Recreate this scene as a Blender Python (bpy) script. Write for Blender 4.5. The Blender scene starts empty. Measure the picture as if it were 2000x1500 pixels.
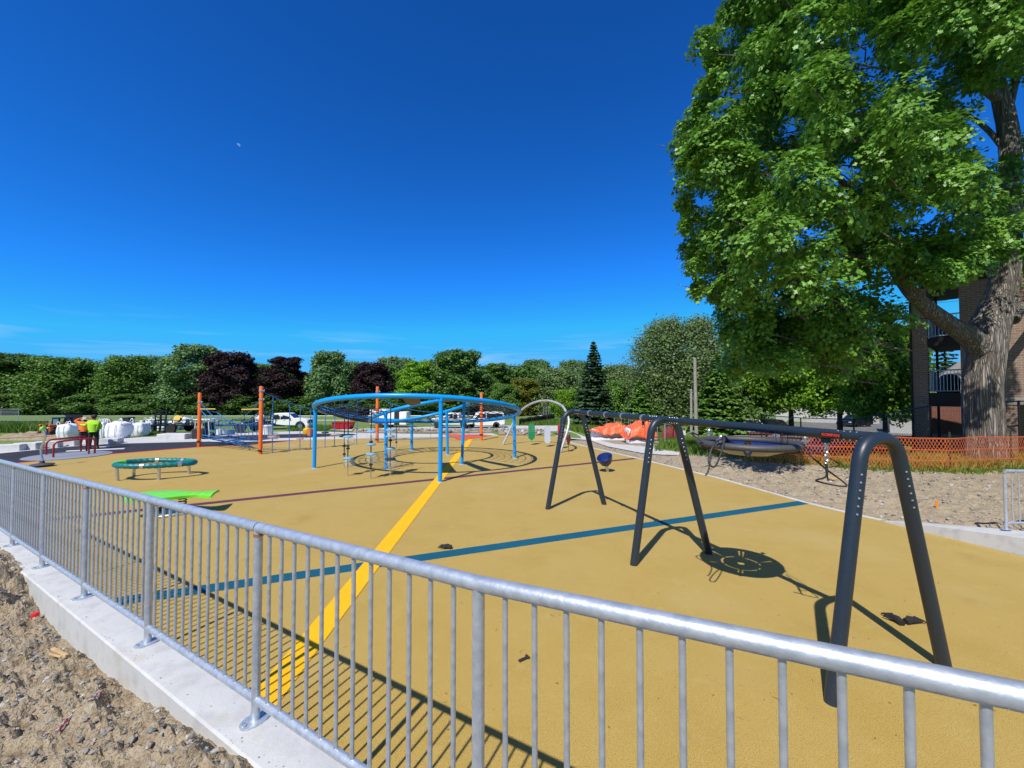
import bpy, bmesh, math, random
import numpy as np
from mathutils import Vector, Matrix, noise
random.seed(7); rng = np.random.default_rng(11)
R = math.radians
S = bpy.context.scene
C = S.collection
# ---------------------------------------------------------------- camera geometry
H = 2.83; PITCH = R(1.504); F = 800.0
CP, SP = math.cos(PITCH), math.sin(PITCH)
SUN = Vector((.335, .705, -1.0)).normalized()          # direction the light travels
def ray(px, py):
    a = (px-1000)/F; b = (750-py)/F
    return Vector((a, CP - b*SP, SP + b*CP))
def G(px, py, z=0.0):                                  # point seen at a pixel, on a level plane
    d = ray(px, py); t = (z-H)/d.z
    return Vector((d.x*t, d.y*t, z))
def Dp(px, py, y):                                     # point seen at a pixel, at a known distance
    d = ray(px, py); t = y/d.y
    return Vector((d.x*t, y, H + d.z*t))
def sm(a, b, x):
    t = min(1, max(0, (x-a)/(b-a))); return t*t*(3-2*t)
CA, CB = Vector((8.28, 9.2)), Vector((3.49, 23.8))     # right edge of the playground
CD = (CB-CA).normalized(); CN = Vector((CD.y, -CD.x))
def sd(x, y): return (Vector((x, y))-CA).dot(CN)       # metres to the right of that edge
def T(x, y):                                           # lie of the land
    z = -.05 - 1.4*sm(30, 50, y) - .6*sm(50, 110, y)
    s = sd(x, y)
    if s > -2:
        z += .36*sm(.1, 3.5, s)*(1-sm(17, 26, y))
        z -= .95*sm(15, 22, y)*sm(9, 14, x)*(1-sm(30, 50, y))
    return z
def GT(px, py, up=0.0):                                # point seen at a pixel, on the land
    d = ray(px, py); t = 2.0
    while t < 900:
        p = Vector((d.x*t, d.y*t, H + d.z*t))
        if p.z < T(p.x, p.y)+up: break
        t *= 1.004
    return Vector((p.x, p.y, T(p.x, p.y)+up))
# ---------------------------------------------------------------- mesh builder
class MB:
    def __init__(s): s.v = []; s.f = []
    def add(s, vs, fs):
        n = len(s.v); s.v += [tuple(v) for v in vs]; s.f += [tuple(i+n for i in f) for f in fs]; return s
    def box(s, c, d, rz=0.0, ch=0.0, M=None):
        x, y, z = [k/2 for k in d]; pts = []
        if ch <= 0:
            pts = [(a*x, b*y, e*z) for a in (-1, 1) for b in (-1, 1) for e in (-1, 1)]
            fs = [(0,1,3,2), (4,6,7,5), (0,4,5,1), (2,3,7,6), (0,2,6,4), (1,5,7,3)]
        else:
            ch = min(ch, x*.9, y*.9, z*.9)
            for a in (-1, 1):
                for b in (-1, 1):
                    for e in (-1, 1):
                        pts += [(a*x, b*(y-ch), e*(z-ch)), (a*(x-ch), b*y, e*(z-ch)), (a*(x-ch), b*(y-ch), e*z)]
            bm = bmesh.new(); [bm.verts.new(p) for p in pts]
            bmesh.ops.convex_hull(bm, input=bm.verts); bm.verts.index_update()
            bmesh.ops.dissolve_limit(bm, angle_limit=.01, verts=bm.verts, edges=bm.edges)
            bm.verts.index_update()
            pts = [v.co[:] for v in bm.verts]; fs = [[v.index for v in f.verts] for f in bm.faces]; bm.free()
        if M is None: M = Matrix.Translation(c) @ Matrix.Rotation(rz, 4, 'Z')
        return s.add([M @ Vector(p) for p in pts], fs)
    def tube(s, path, r, n=10, caps=True, closed=False):
        P = [Vector(p) for p in path]; m = len(P)
        rr = r if isinstance(r, (list, tuple)) else [r]*m
        def tan(i):
            if closed: t = P[(i+1) % m]-P[i-1]
            else: t = P[min(i+1, m-1)]-P[max(i-1, 0)]
            return t.normalized() if t.length > 1e-9 else Vector((0, 0, 1))
        t0 = tan(0); a = Vector((0, 0, 1)) if abs(t0.z) < .9 else Vector((1, 0, 0))
        u = t0.cross(a).normalized(); vs = []
        for i in range(m):
            t = tan(i); u = u - t*u.dot(t)
            u = u.normalized() if u.length > 1e-6 else t.orthogonal().normalized()
            w = t.cross(u)
            for k in range(n):
                q = 2*math.pi*k/n; vs.append(P[i] + (u*math.cos(q)+w*math.sin(q))*rr[i])
        fs = []
        for i in range(m if closed else m-1):
            j = (i+1) % m
            for k in range(n):
                l = (k+1) % n; fs.append((i*n+k, i*n+l, j*n+l, j*n+k))
        if caps and not closed:
            fs.append(tuple(range(n-1, -1, -1))); fs.append(tuple((m-1)*n+k for k in range(n)))
        return s.add(vs, fs)
    def lathe(s, prof, c=(0, 0, 0), n=20, M=None):
        if M is None: M = Matrix.Translation(c)
        vs = []; fs = []
        for r, z in prof:
            for k in range(n):
                q = 2*math.pi*k/n; vs.append(M @ Vector((r*math.cos(q), r*math.sin(q), z)))
        for i in range(len(prof)-1):
            for k in range(n):
                l = (k+1) % n; fs.append((i*n+k, i*n+l, (i+1)*n+l, (i+1)*n+k))
        if prof[0][0] > 1e-4: fs.append(tuple(range(n-1, -1, -1)))
        if prof[-1][0] > 1e-4: fs.append(tuple((len(prof)-1)*n+k for k in range(n)))
        return s.add(vs, fs)
    def ball(s, c, r, n=10, sq=(1, 1, 1), M=None):
        m = max(4, n//2); pr = [(max(1e-5, math.sin(math.pi*i/m)), -math.cos(math.pi*i/m)) for i in range(m+1)]
        MM = Matrix.Translation(c) @ (M if M is not None else Matrix.Identity(4)) @ Matrix.Diagonal((r*sq[0], r*sq[1], r*sq[2], 1))
        return s.lathe(pr, n=n, M=MM)
    def prism(s, poly, z0, z1, M=None):                 # closed outline extruded along local z
        n = len(poly); M = M if M is not None else Matrix.Identity(4)
        vs = [M @ Vector((p[0], p[1], z0)) for p in poly]+[M @ Vector((p[0], p[1], z1)) for p in poly]
        a = sum(poly[i][0]*poly[(i+1) % n][1]-poly[(i+1) % n][0]*poly[i][1] for i in range(n))
        fs = [tuple(range(n-1, -1, -1)), tuple(range(n, 2*n))]+[(i, (i+1) % n, n+(i+1) % n, n+i) for i in range(n)]
        if a < 0: fs = [f[::-1] for f in fs]
        return s.add(vs, fs)
    def sheet(s, pts):
        P = [Vector(p) for p in pts]
        a = sum(P[i].x*P[(i+1) % len(P)].y-P[(i+1) % len(P)].x*P[i].y for i in range(len(P)))
        if a < 0: P = P[::-1]
        return s.add(P, [tuple(range(len(P)))])
    def quad(s, a, b, c, d): return s.add([a, b, c, d], [(0, 1, 2, 3)])
ORG = {}
def link(o, parent=None):
    C.objects.link(o)
    if parent is not None: o.parent = parent
    return o
def mesh_of(name, mb, smooth=True, off=(0, 0, 0)):
    me = bpy.data.meshes.new(name)
    me.from_pydata([(v[0]-off[0], v[1]-off[1], v[2]-off[2]) for v in mb.v], [], mb.f)
    me.validate()
    if smooth:
        me.polygons.foreach_set('use_smooth', [True]*len(me.polygons)); me.set_sharp_from_angle(angle=R(38))
    return me
def tag(o, label=None, cat=None, group=None, kind=None):
    if label: o['label'] = label
    if cat: o['category'] = cat
    if group: o['group'] = group
    if kind: o['kind'] = kind
    return o
def thing(name, label, cat, loc, group=None, rz=0.0):
    o = bpy.data.objects.new(name, None); o.empty_display_size = .2
    link(o); o.location = loc; o.rotation_euler = (0, 0, rz); ORG[o.name] = Vector(loc)
    return tag(o, label, cat, group)
def part(name, mb, m, parent, local=False, smooth=True, label=None):
    org = Vector((0, 0, 0)) if local else ORG[parent.name]
    o = bpy.data.objects.new(name, mesh_of(name, mb, smooth, org)); o.data.materials.append(m)
    link(o, parent); ORG[o.name] = org
    if label: o['label'] = label
    return o
def solo(name, mb, m, label, cat, group=None, smooth=True, loc=None, kind=None):
    vs = np.array(mb.v); loc = Vector(loc) if loc is not None else Vector((vs[:, 0].mean(), vs[:, 1].mean(), vs[:, 2].min()))
    o = bpy.data.objects.new(name, mesh_of(name, mb, smooth, loc)); o.data.materials.append(m)
    link(o); o.location = loc; ORG[o.name] = loc
    return tag(o, label, cat, group, kind)
def struct(name, mb, m, smooth=False, kind='structure'):
    o = bpy.data.objects.new(name, mesh_of(name, mb, smooth)); o.data.materials.append(m)
    link(o); return tag(o, kind=kind)
def copy_tree(o, parent=None):
    c = o.copy(); C.objects.link(c); c.parent = parent
    for ch in list(o.children): copy_tree(ch, c)
    return c
def copy_part(o, loc):
    c = o.copy(); C.objects.link(c); c.parent = o.parent; c.location = loc; return c
# ---------------------------------------------------------------- materials
MATS = {}
def mat(name, col, rough=.6, metal=0.0, col2=None, scale=8.0, detail=4.0, bump=0.0, bscale=None, spec=.5, lo=.35, hi=.65, coord='Object', extra=None):
    if name in MATS: return MATS[name]
    m = bpy.data.materials.new(name); m.use_nodes = True; nt = m.node_tree; N = nt.nodes; L = nt.links
    b = N['Principled BSDF']; b.inputs['Roughness'].default_value = rough; b.inputs['Metallic'].default_value = metal
    b.inputs['Specular IOR Level'].default_value = spec
    b.inputs['Base Color'].default_value = (*col, 1)
    if coord == 'World':
        tc = N.new('ShaderNodeNewGeometry'); co = tc.outputs['Position']
    else:
        tc = N.new('ShaderNodeTexCoord'); co = tc.outputs['Object']
    if col2 is not None:
        n = N.new('ShaderNodeTexNoise'); n.inputs['Scale'].default_value = scale; n.inputs['Detail'].default_value = detail
        r = N.new('ShaderNodeValToRGB'); r.color_ramp.elements[0].position = lo; r.color_ramp.elements[1].position = hi
        r.color_ramp.elements[0].color = (*col, 1); r.color_ramp.elements[1].color = (*col2, 1)
        L.new(co, n.inputs['Vector']); L.new(n.outputs['Fac'], r.inputs['Fac']); L.new(r.outputs['Color'], b.inputs['Base Color'])
    if bump > 0:
        n2 = N.new('ShaderNodeTexNoise'); n2.inputs['Scale'].default_value = bscale or scale*3; n2.inputs['Detail'].default_value = 5
        bp = N.new('ShaderNodeBump'); bp.inputs['Strength'].default_value = bump; bp.inputs['Distance'].default_value = .02
        L.new(co, n2.inputs['Vector']); L.new(n2.outputs['Fac'], bp.inputs['Height']); L.new(bp.outputs['Normal'], b.inputs['Normal'])
    MATS[name] = m; return m
def mixnode(nt, fac, a, b, blend='MIX'):
    x = nt.nodes.new('ShaderNodeMix'); x.data_type = 'RGBA'; x.blend_type = blend
    if hasattr(fac, 'links') or not isinstance(fac, (int, float)): nt.links.new(fac, x.inputs[0])
    else: x.inputs[0].default_value = fac
    for i, k in ((6, a), (7, b)):
        if isinstance(k, tuple): x.inputs[i].default_value = (*k, 1)
        else: nt.links.new(k, x.inputs[i])
    return x.outputs[2]
def noise_fac(nt, co, scale, detail=3, lo=.4, hi=.6):
    n = nt.nodes.new('ShaderNodeTexNoise'); n.inputs['Scale'].default_value = scale; n.inputs['Detail'].default_value = detail
    nt.links.new(co, n.inputs['Vector'])
    r = nt.nodes.new('ShaderNodeMapRange'); r.inputs[1].default_value = lo; r.inputs[2].default_value = hi
    nt.links.new(n.outputs['Fac'], r.inputs[0]); return r.outputs[0]
def ground_mat(name, layers, base, rough=.9, bump=.5, bscale=60, bdist=.01, vor=None):
    m = bpy.data.materials.new(name); m.use_nodes = True; nt = m.node_tree; b = nt.nodes['Principled BSDF']
    b.inputs['Roughness'].default_value = rough; b.inputs['Specular IOR Level'].default_value = .25
    g = nt.nodes.new('ShaderNodeNewGeometry'); co = g.outputs['Position']; c = base
    for sc, det, lo, hi, col in layers:
        c = mixnode(nt, noise_fac(nt, co, sc, det, lo, hi), c, col)
    if isinstance(c, tuple): b.inputs['Base Color'].default_value = (*c, 1)
    else: nt.links.new(c, b.inputs['Base Color'])
    n2 = nt.nodes.new('ShaderNodeTexNoise'); n2.inputs['Scale'].default_value = bscale; n2.inputs['Detail'].default_value = 4
    bp = nt.nodes.new('ShaderNodeBump'); bp.inputs['Strength'].default_value = bump; bp.inputs['Distance'].default_value = bdist
    nt.links.new(co, n2.inputs['Vector']); nt.links.new(n2.outputs['Fac'], bp.inputs['Height']); nt.links.new(bp.outputs['Normal'], b.inputs['Normal'])
    MATS[name] = m; return m
def leaf_mat(name, col, col2, trans=.35, rough=.5):
    m = bpy.data.materials.new(name); m.use_nodes = True; nt = m.node_tree; N = nt.nodes; L = nt.links
    b = N['Principled BSDF']; b.inputs['Roughness'].default_value = rough; b.inputs['Specular IOR Level'].default_value = .35
    g = N.new('ShaderNodeNewGeometry'); oi = N.new('ShaderNodeObjectInfo')
    c = mixnode(nt, g.outputs['Random Per Island'], col, col2)
    hs = N.new('ShaderNodeHueSaturation'); mr = N.new('ShaderNodeMapRange'); mr.inputs[3].default_value = .85; mr.inputs[4].default_value = 1.15
    L.new(oi.outputs['Random'], mr.inputs[0]); L.new(mr.outputs[0], hs.inputs['Value']); L.new(c, hs.inputs['Color'])
    L.new(hs.outputs[0], b.inputs['Base Color'])
    t = N.new('ShaderNodeBsdfTranslucent'); mx = N.new('ShaderNodeMixShader'); mx.inputs[0].default_value = trans
    L.new(hs.outputs[0], t.inputs['Color'])
    L.new(b.outputs[0], mx.inputs[1]); L.new(t.outputs[0], mx.inputs[2]); L.new(mx.outputs[0], N['Material Output'].inputs['Surface'])
    MATS[name] = m; return m
def net_mat(name, col, cell, wire, rough=.5, metal=0., trans=0.0):
    """open diamond netting: holes are really transparent (object coordinates, x along, z up)"""
    m = bpy.data.materials.new(name); m.use_nodes = True; nt = m.node_tree; N = nt.nodes; L = nt.links
    b = N['Principled BSDF']; b.inputs['Base Color'].default_value = (*col, 1); b.inputs['Roughness'].default_value = rough; b.inputs['Metallic'].default_value = metal
    uv = N.new('ShaderNodeUVMap'); sp = N.new('ShaderNodeSeparateXYZ'); L.new(uv.outputs[0], sp.inputs[0])
    def M(op, a, bb=None, **k):
        n = N.new('ShaderNodeMath'); n.operation = op
        for i, q in enumerate((a, bb)):
            if q is None: continue
            if isinstance(q, (int, float)): n.inputs[i].default_value = q
            else: L.new(q, n.inputs[i])
        return n.outputs[0]
    outs = []
    for sgn in (1, -1):
        s_ = M('ADD', sp.outputs[0], M('MULTIPLY', sp.outputs[1], sgn))
        fr = M('FRACT', M('ADD', M('DIVIDE', s_, cell), 1000.0))
        outs.append(M('LESS_THAN', fr, wire))
    a = M('MAXIMUM', outs[0], outs[1])
    tr = N.new('ShaderNodeBsdfTransparent'); mx = N.new('ShaderNodeMixShader')
    L.new(a, mx.inputs[0]); L.new(tr.outputs[0], mx.inputs[1])
    sh = b.outputs[0]
    if trans > 0:
        tl = N.new('ShaderNodeBsdfTranslucent'); tl.inputs[0].default_value = (*col, 1); m2 = N.new('ShaderNodeMixShader'); m2.inputs[0].default_value = trans
        L.new(b.outputs[0], m2.inputs[1]); L.new(tl.outputs[0], m2.inputs[2]); sh = m2.outputs[0]
    L.new(sh, mx.inputs[2]); L.new(mx.outputs[0], N['Material Output'].inputs['Surface'])
    MATS[name] = m; return m
def brick_mat(name, c1, c2, mortar, sc=1.0, plane='xz'):
    m = bpy.data.materials.new(name); m.use_nodes = True; nt = m.node_tree; N = nt.nodes; L = nt.links
    b = N['Principled BSDF']; b.inputs['Roughness'].default_value = .85
    tc = N.new('ShaderNodeUVMap'); br = N.new('ShaderNodeTexBrick'); br.inputs['Scale'].default_value = sc
    br.inputs['Color1'].default_value = (*c1, 1); br.inputs['Color2'].default_value = (*c2, 1); br.inputs['Mortar'].default_value = (*mortar, 1)
    br.inputs['Brick Width'].default_value = .28; br.inputs['Row Height'].default_value = .1; br.inputs['Mortar Size'].default_value = .012
    br.inputs['Bias'].default_value = -.1
    L.new(tc.outputs[0], br.inputs['Vector'])
    g = N.new('ShaderNodeNewGeometry'); c = mixnode(nt, noise_fac(nt, g.outputs['Position'], 1.5, 5, .35, .7), br.outputs['Color'], tuple(k*.75 for k in c1))
    L.new(mixnode(nt, .35, br.outputs['Color'], c), b.inputs['Base Color'])
    bp = N.new('ShaderNodeBump'); bp.inputs['Strength'].default_value = .6; bp.inputs['Distance'].default_value = .01; bp.invert = True
    L.new(br.outputs['Fac'], bp.inputs['Height']); L.new(bp.outputs['Normal'], b.inputs['Normal'])
    MATS[name] = m; return m
def box_uv(o):
    """metre UVs: u = distance along the wall, v = height"""
    me = o.data; uv = me.uv_layers.new(name='UVMap')
    for p in me.polygons:
        n = p.normal
        t = Vector((-n.y, n.x, 0)); t = t.normalized() if t.length > .1 else Vector((1, 0, 0))
        for li in p.loop_indices:
            v = me.vertices[me.loops[li].vertex_index].co
            uv.data[li].uv = (v.dot(t), v.z if abs(n.z) < .7 else v.y)
def skin(name, joints, edges, root, m, parent, sub=2):
    """one continuous limb-and-trunk surface grown round a skeleton: joints {key: (x,y,z,r)}"""
    ks = list(joints); me = bpy.data.meshes.new(name)
    me.from_pydata([joints[k][:3] for k in ks], [(ks.index(a), ks.index(b)) for a, b in edges], [])
    o = bpy.data.objects.new(name, me); link(o, parent); me.materials.append(m); ORG[o.name] = Vector((0, 0, 0))
    md = o.modifiers.new('Skin', 'SKIN'); md.use_smooth_shade = True
    for i, k in enumerate(ks):
        r = joints[k][3]; r = r if isinstance(r, tuple) else (r, r)
        sv = me.skin_vertices[0].data[i]; sv.radius = r; sv.use_root = (k == root)
    s_ = o.modifiers.new('Subdivision', 'SUBSURF'); s_.levels = sub; s_.render_levels = sub
    return o
# common materials
galv = mat('galvanised_steel', (.46, .52, .60), .42, .62, (.62, .67, .74), 22, 7, .10, 60)
concrete = mat('pale_concrete', (.48, .485, .49), .9, 0, (.60, .605, .61), 2.2, 8, .25, 90, spec=.2)
dark_metal = mat('charcoal_powder_coat', (.016, .027, .044), .40, 0, (.019, .032, .050), 30, 3, .03, 300)
steel = mat('bright_steel', (.6, .62, .64), .3, .9)
alum = mat('brushed_aluminium', (.55, .57, .6), .38, .85, (.66, .68, .7), 20, 3)
blue_paint = mat('sky_blue_paint', (.003, .29, .80), .33, 0, (.004, .31, .84), 5, 2, spec=.35)
orange_paint = mat('orange_paint', (.72, .13, .012), .35, 0, (.78, .16, .016), 5, 2)
red_paint = mat('red_paint', (.33, .012, .018), .35, 0, (.38, .018, .02), 6, 2)
rope_blue = mat('blue_rope', (.012, .13, .42), .8, 0, (.02, .18, .5), 60, 2)
rope_dark = mat('dark_rope', (.012, .02, .06), .8)
black_rubber = mat('black_rubber', (.018, .018, .02), .6, 0, (.03, .03, .033), 30, 3)
grey_rubber = mat('grey_rubber', (.055, .056, .062), .55, 0, (.07, .07, .075), 30, 3)
glass_dark = mat('tinted_glass', (.012, .016, .02), .06, 0, spec=.8)
white_paint = mat('white_vehicle_paint', (.74, .75, .76), .25, 0, (.78, .79, .8), 3, 2)
black_paint = mat('black_vehicle_paint', (.012, .013, .016), .22)
chrome = mat('chrome_trim', (.7, .7, .7), .15, 1)
lime = mat('lime_plastic', (.16, .66, .03), .4, 0, (.19, .72, .04), 6, 2)
teal = mat('teal_plastic', (.0, .15, .17), .4, 0, (.005, .18, .19), 9, 2)
navy = mat('navy_plastic', (.010, .03, .17), .22)
wood = mat('raw_timber', (.42, .27, .13), .8, 0, (.55, .38, .2), 9, 6, .2)
bagw = mat('woven_white_bag', (.70, .73, .78), .75, 0, (.80, .82, .85), 5, 5, .35, 7)
plastic_wrap = mat('clear_plastic_wrap', (.7, .73, .75), .25, 0)
tyre = mat('tyre_rubber', (.02, .02, .021), .8)
rust = mat('rusty_steel', (.25, .11, .05), .8, 0, (.35, .2, .1), 30, 4)
SKY_STR = .10; SUN_STR = 5.0; EXPO = 0.08; SKY_TINT = (.165, .645, 1.03); SKY_MAX = (1.5, 4.5, 9.2); SKY_GLOW = (1.3, 1.8, 3.6)
# ================================================================ SETTING
# ---- land: one sheet to the horizon
def land():
    xs = np.concatenate([np.linspace(-900, -120, 14), np.linspace(-110, 110, 111), np.linspace(120, 900, 14)])
    ys = np.concatenate([np.linspace(-60, 0, 8), np.linspace(2, 60, 59), np.linspace(64, 160, 25), np.linspace(180, 1500, 16)])
    mb = MB(); nx = len(xs)
    for y in ys:
        for x in xs: mb.v.append((x, y, T(x, y)-.01-(.16 if -.5 < sd(x, y) < 8.6 and y < 28 else 0)))
    for j in range(len(ys)-1):
        for i in range(nx-1): mb.f.append((j*nx+i, j*nx+i+1, (j+1)*nx+i+1, (j+1)*nx+i))
    return mb
grass_m = ground_mat('mown_grass', [(.06, 4, .4, .6, (.20, .27, .065)), (.9, 5, .42, .62, (.14, .23, .045)), (6, 4, .5, .75, (.25, .27, .10)), (45, 2, .45, .7, (.09, .17, .03))], (.13, .21, .045), .95, .8, 30, .05)
struct('field', land(), grass_m, True)
# ---- playground safety surface and the stripes let into it
fD = Vector((-.855, .52)); fN = Vector((-.52, -.855)); f0 = Vector((-.13, 1.61)); SPAN = 1.6
def fpos(k, off=0.0):
    p = f0 + fD*SPAN*k + fN*off; return Vector((p.x, p.y, 0))
def railz(k): return H - .733 - .05*k + (.061*-k if k < 0 else 0)
def wallz(k): return railz(k) - 1.12
tan_m = ground_mat('tan_rubber_surface', [(.11, 3, .38, .62, (.405, .285, .088)), (1.1, 5, .45, .7, (.365, .236, .050)), (5.0, 5, .54, .76, (.415, .30, .085)), (170, 2, .50, .66, (.58, .45, .13)), (120, 2, .56, .66, (.20, .135, .03)), (.55, 7, .56, .80, (.45, .34, .13)), (.9, 8, .64, .78, (.345, .225, .06))], (.405, .262, .060), .85, .55, 190, .006)
_b = tan_m.node_tree.nodes['Principled BSDF']; _b.inputs['Sheen Weight'].default_value = .08; _b.inputs['Sheen Roughness'].default_value = .45; _b.inputs['Sheen Tint'].default_value = (.9, .95, .75, 1)
def P2(l, z=0.0): return [G(x, y, z) for x, y in l]
edge_r = [(1085, 851), (1117, 866), (1250, 897), (1400, 934), (1570, 982), (1661, 1004), (1720, 1017)]
tanp = [fpos(-3, -.05), fpos(0, -.05), fpos(4, -.05), fpos(9, -.05)]+P2([(-160, 930), (40, 904), (200, 888.5), (390, 873.5), (500, 868.5), (588, 859), (720, 856), (840, 853.5), (973, 850)]+edge_r+[(2000, 1087)])
tanp += [Vector((10.2, 4, 0)), Vector((9, -2.2, 0))]
struct('playground_surface', MB().sheet(tanp), tan_m)
def rub(name, c, c2):
    return ground_mat(name, [(2, 4, .4, .7, c2), (170, 2, .52, .68, tuple(min(1, k*1.35) for k in c)), (120, 2, .56, .66, tuple(k*.55 for k in c))], c, .85, .55, 190, .006)
yel_m = rub('yellow_rubber_stripe', (.82, .45, .008), (.79, .42, .010))
teal_m = rub('teal_rubber_stripe', (.005, .088, .15), (.006, .10, .165))
pur_m = rub('purple_rubber_stripe', (.105, .032, .062), (.12, .04, .07))
blk_m = ground_mat('black_rubber_surface', [(1.2, 5, .4, .7, (.034, .036, .048)), (120, 2, .5, .7, (.05, .05, .06)), (.7, 3, .6, .8, (.06, .045, .05))], (.022, .024, .034), .9, .4, 150, .006)
red_m = rub('coral_rubber_stripe', (.62, .10, .030), (.66, .12, .04))
def stripe(pts, w, z):
    """a band of constant width on the surface through ground points"""
    mb = MB(); P = [Vector((p.x, p.y, 0)) for p in pts]
    L_, R_ = [], []
    for i in range(len(P)):
        t = (P[min(i+1, len(P)-1)]-P[max(i-1, 0)]).normalized(); n = Vector((-t.y, t.x, 0))
        L_.append(P[i]+n*w/2+Vector((0, 0, z))); R_.append(P[i]-n*w/2+Vector((0, 0, z)))
    for i in range(len(P)-1): mb.quad(R_[i], R_[i+1], L_[i+1], L_[i])
    return mb
def clipped(a, b, z, w):  # straight band from a to b
    return stripe([a+(b-a)*i/6 for i in range(7)], w, z)
struct('teal_stripe', clipped(G(215, 1177), G(1572, 981), .004, .30), teal_m)
struct('yellow_stripe', clipped(G(505, 1382), G(919, 858), .008, .31), yel_m)
struct('purple_stripe', clipped(G(60, 1019), G(1240, 895.5), .004, .27), pur_m)
# ---- paved surfaces beyond
conc_g = ground_mat('broom_finished_concrete', [(.5, 4, .4, .65, (.47, .47, .465)), (4, 6, .45, .7, (.56, .56, .555)), (80, 2, .5, .7, (.42, .42, .415))], (.52, .52, .515), .9, .3, 120, .004)
struct('plaza', MB().sheet(P2([(-220, 912), (0, 886), (140, 872.5), (225, 867), (385, 863), (470, 863.3), (588, 859.3), (720, 856.4), (840, 853.9), (975, 850.3), (960, 846), (840, 847.5), (700, 845.5), (600, 842), (470, 844.5), (380, 850), (225, 855.5), (100, 862), (0, 872), (-220, 892)], -.012)), conc_g)
struct('black_rubber_area', MB().sheet(P2([(-200, 936), (40, 904.2), (200, 888.7), (390, 873.7), (500, 868.7), (590, 859.2), (470, 863), (385, 862.6), (225, 866.6), (140, 871.8), (0, 885.5), (-220, 911)], -.006)), blk_m)
struct('black_rubber_strip', MB().sheet(P2([(395, 854), (470, 850.2), (600, 846.8), (690, 847.2), (697, 849.5), (600, 854.6), (470, 856.6), (395, 857.6)], -.004)), blk_m)
struct('coral_edge_stripe', stripe([G(x, y) for x, y in [(-150, 929), (40, 904), (200, 888.4), (390, 873.3), (500, 868.3), (588, 859.2)]], .26, .004), red_m)
struct('coral_rubber_area', MB().sheet(P2([(863, 847.5), (900, 848), (935, 848.3), (962, 850), (945, 853), (921, 856.5), (912, 859), (893, 859), (886, 854.5), (874, 851)], .012)), red_m)
def path_sheet(l, up=.025): return MB().sheet([GT(x, y, up) for x, y in l])
struct('path', path_sheet([(1050, 838.5), (1113, 841), (1140, 852), (1200, 867), (1267, 873), (1327, 883.5), (1326, 889), (1293, 888.5), (1253, 885), (1187, 872), (1152, 860), (1113, 857), (1085, 846)], .075), conc_g)
struct('far_path', path_sheet([(640, 840), (760, 835.5), (900, 832.5), (1000, 831.2), (1090, 831.5), (1112, 841), (1050, 838.4), (960, 837), (820, 838), (700, 842)], .035), conc_g)
struct('path_through_court', path_sheet([(1022, 803.2), (1070, 812), (1118, 820.5), (1118, 823.5), (1068, 814.8), (1020, 805)], .05), conc_g)
asph = ground_mat('weathered_asphalt', [(1, 5, .4, .7, (.17, .165, .16)), (60, 2, .5, .7, (.24, .23, .22))], (.20, .195, .19), .9, .3, 80)
struct('parking_lot', path_sheet([(1470, 872), (1560, 868), (1720, 858), (1800, 850), (1800, 822), (1700, 818), (1600, 822), (1430, 842), (1440, 865)], .04), asph)
# ---- bare earth
earth_cols = [(.8, 5, .4, .62, (.375, .30, .20)), (5, 6, .45, .65, (.25, .19, .12)), (22, 5, .5, .68, (.43, .37, .285)), (90, 3, .52, .66, (.17, .14, .105)), (1.7, 4, .56, .7, (.30, .26, .21))]
dirt_m = ground_mat('dry_earth', earth_cols, (.365, .295, .20), .95, .9, 55, .03)
dirtr_m = ground_mat('sandy_gravel_earth', [(.6, 5, .4, .62, (.40, .33, .23)), (4, 6, .48, .7, (.27, .21, .14)), (26, 5, .5, .68, (.45, .39, .30)), (80, 3, .52, .66, (.20, .155, .105))], (.365, .30, .21), .95, .9, 50, .03)
def fr(x, y, s, h=1.0, o=5): return noise.fractal(Vector((x*s, y*s, 3.7)), h, 2.0, o)
def drop(k):
    a = [(-4, -.02), (.6, -.01), (.9, .03), (1.3, .11), (2.1, .24), (3.0, .30), (3.7, .26), (4.1, .08), (4.6, .0), (20, .0)]
    for (p, q), (r, s) in zip(a, a[1:]):
        if k <= r: return q+(s-q)*max(0, (k-p))/(r-p)
    return 0
def left_z(k, w):
    p = fpos(k, w)
    base = wallz(k)-drop(k) - .03*sm(.3, 3, w)
    clod = max(0, fr(p.x, p.y, 3.1, .7))*.10 + fr(p.x, p.y, 11, .6)*.022 + fr(p.x, p.y, 1.1)*.03
    rid = abs(fr(p.x+9, p.y, 5.5, .8))*.05
    heap = .20*math.exp(-((k-4.0)/.55)**2)*math.exp(-((w-.45)/.35)**2) + .07*math.exp(-((k-2.4)/.3)**2)*math.exp(-((w-.5)/.22)**2)
    return base + (clod+rid-.02)*sm(.10, .26, w)*1.0 + heap*(1+fr(p.x, p.y, 7)*.9) + fr(p.x, p.y, 30, .5)*.011
def left_dirt():
    mb = MB(); ks = np.linspace(-2, 9, 520); ws = np.concatenate([np.linspace(.10, 2.4, 190), np.linspace(2.45, 9, 40)]); n = len(ws)
    for k in ks:
        for w in ws:
            p = fpos(k, w); mb.v.append((p.x, p.y, left_z(k, w)))
    for i in range(len(ks)-1):
        for j in range(n-1): mb.f.append((i*n+j, i*n+j+1, (i+1)*n+j+1, (i+1)*n+j))
    return mb
struct('dirt_bank', left_dirt(), dirt_m, True)
def right_z(x, y):
    k_ = 1-.8*sm(5.5, 8.5, (Vector((x, y))-CA).dot(CD))
    return T(x, y) + .03*sm(0, .5, sd(x, y)) + k_*sm(.05, .6, sd(x, y))*(abs(fr(x, y, 1.3))*.07 + fr(x, y, 4.5, .7)*.045 + fr(x, y, 12, .5)*.028)
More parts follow.
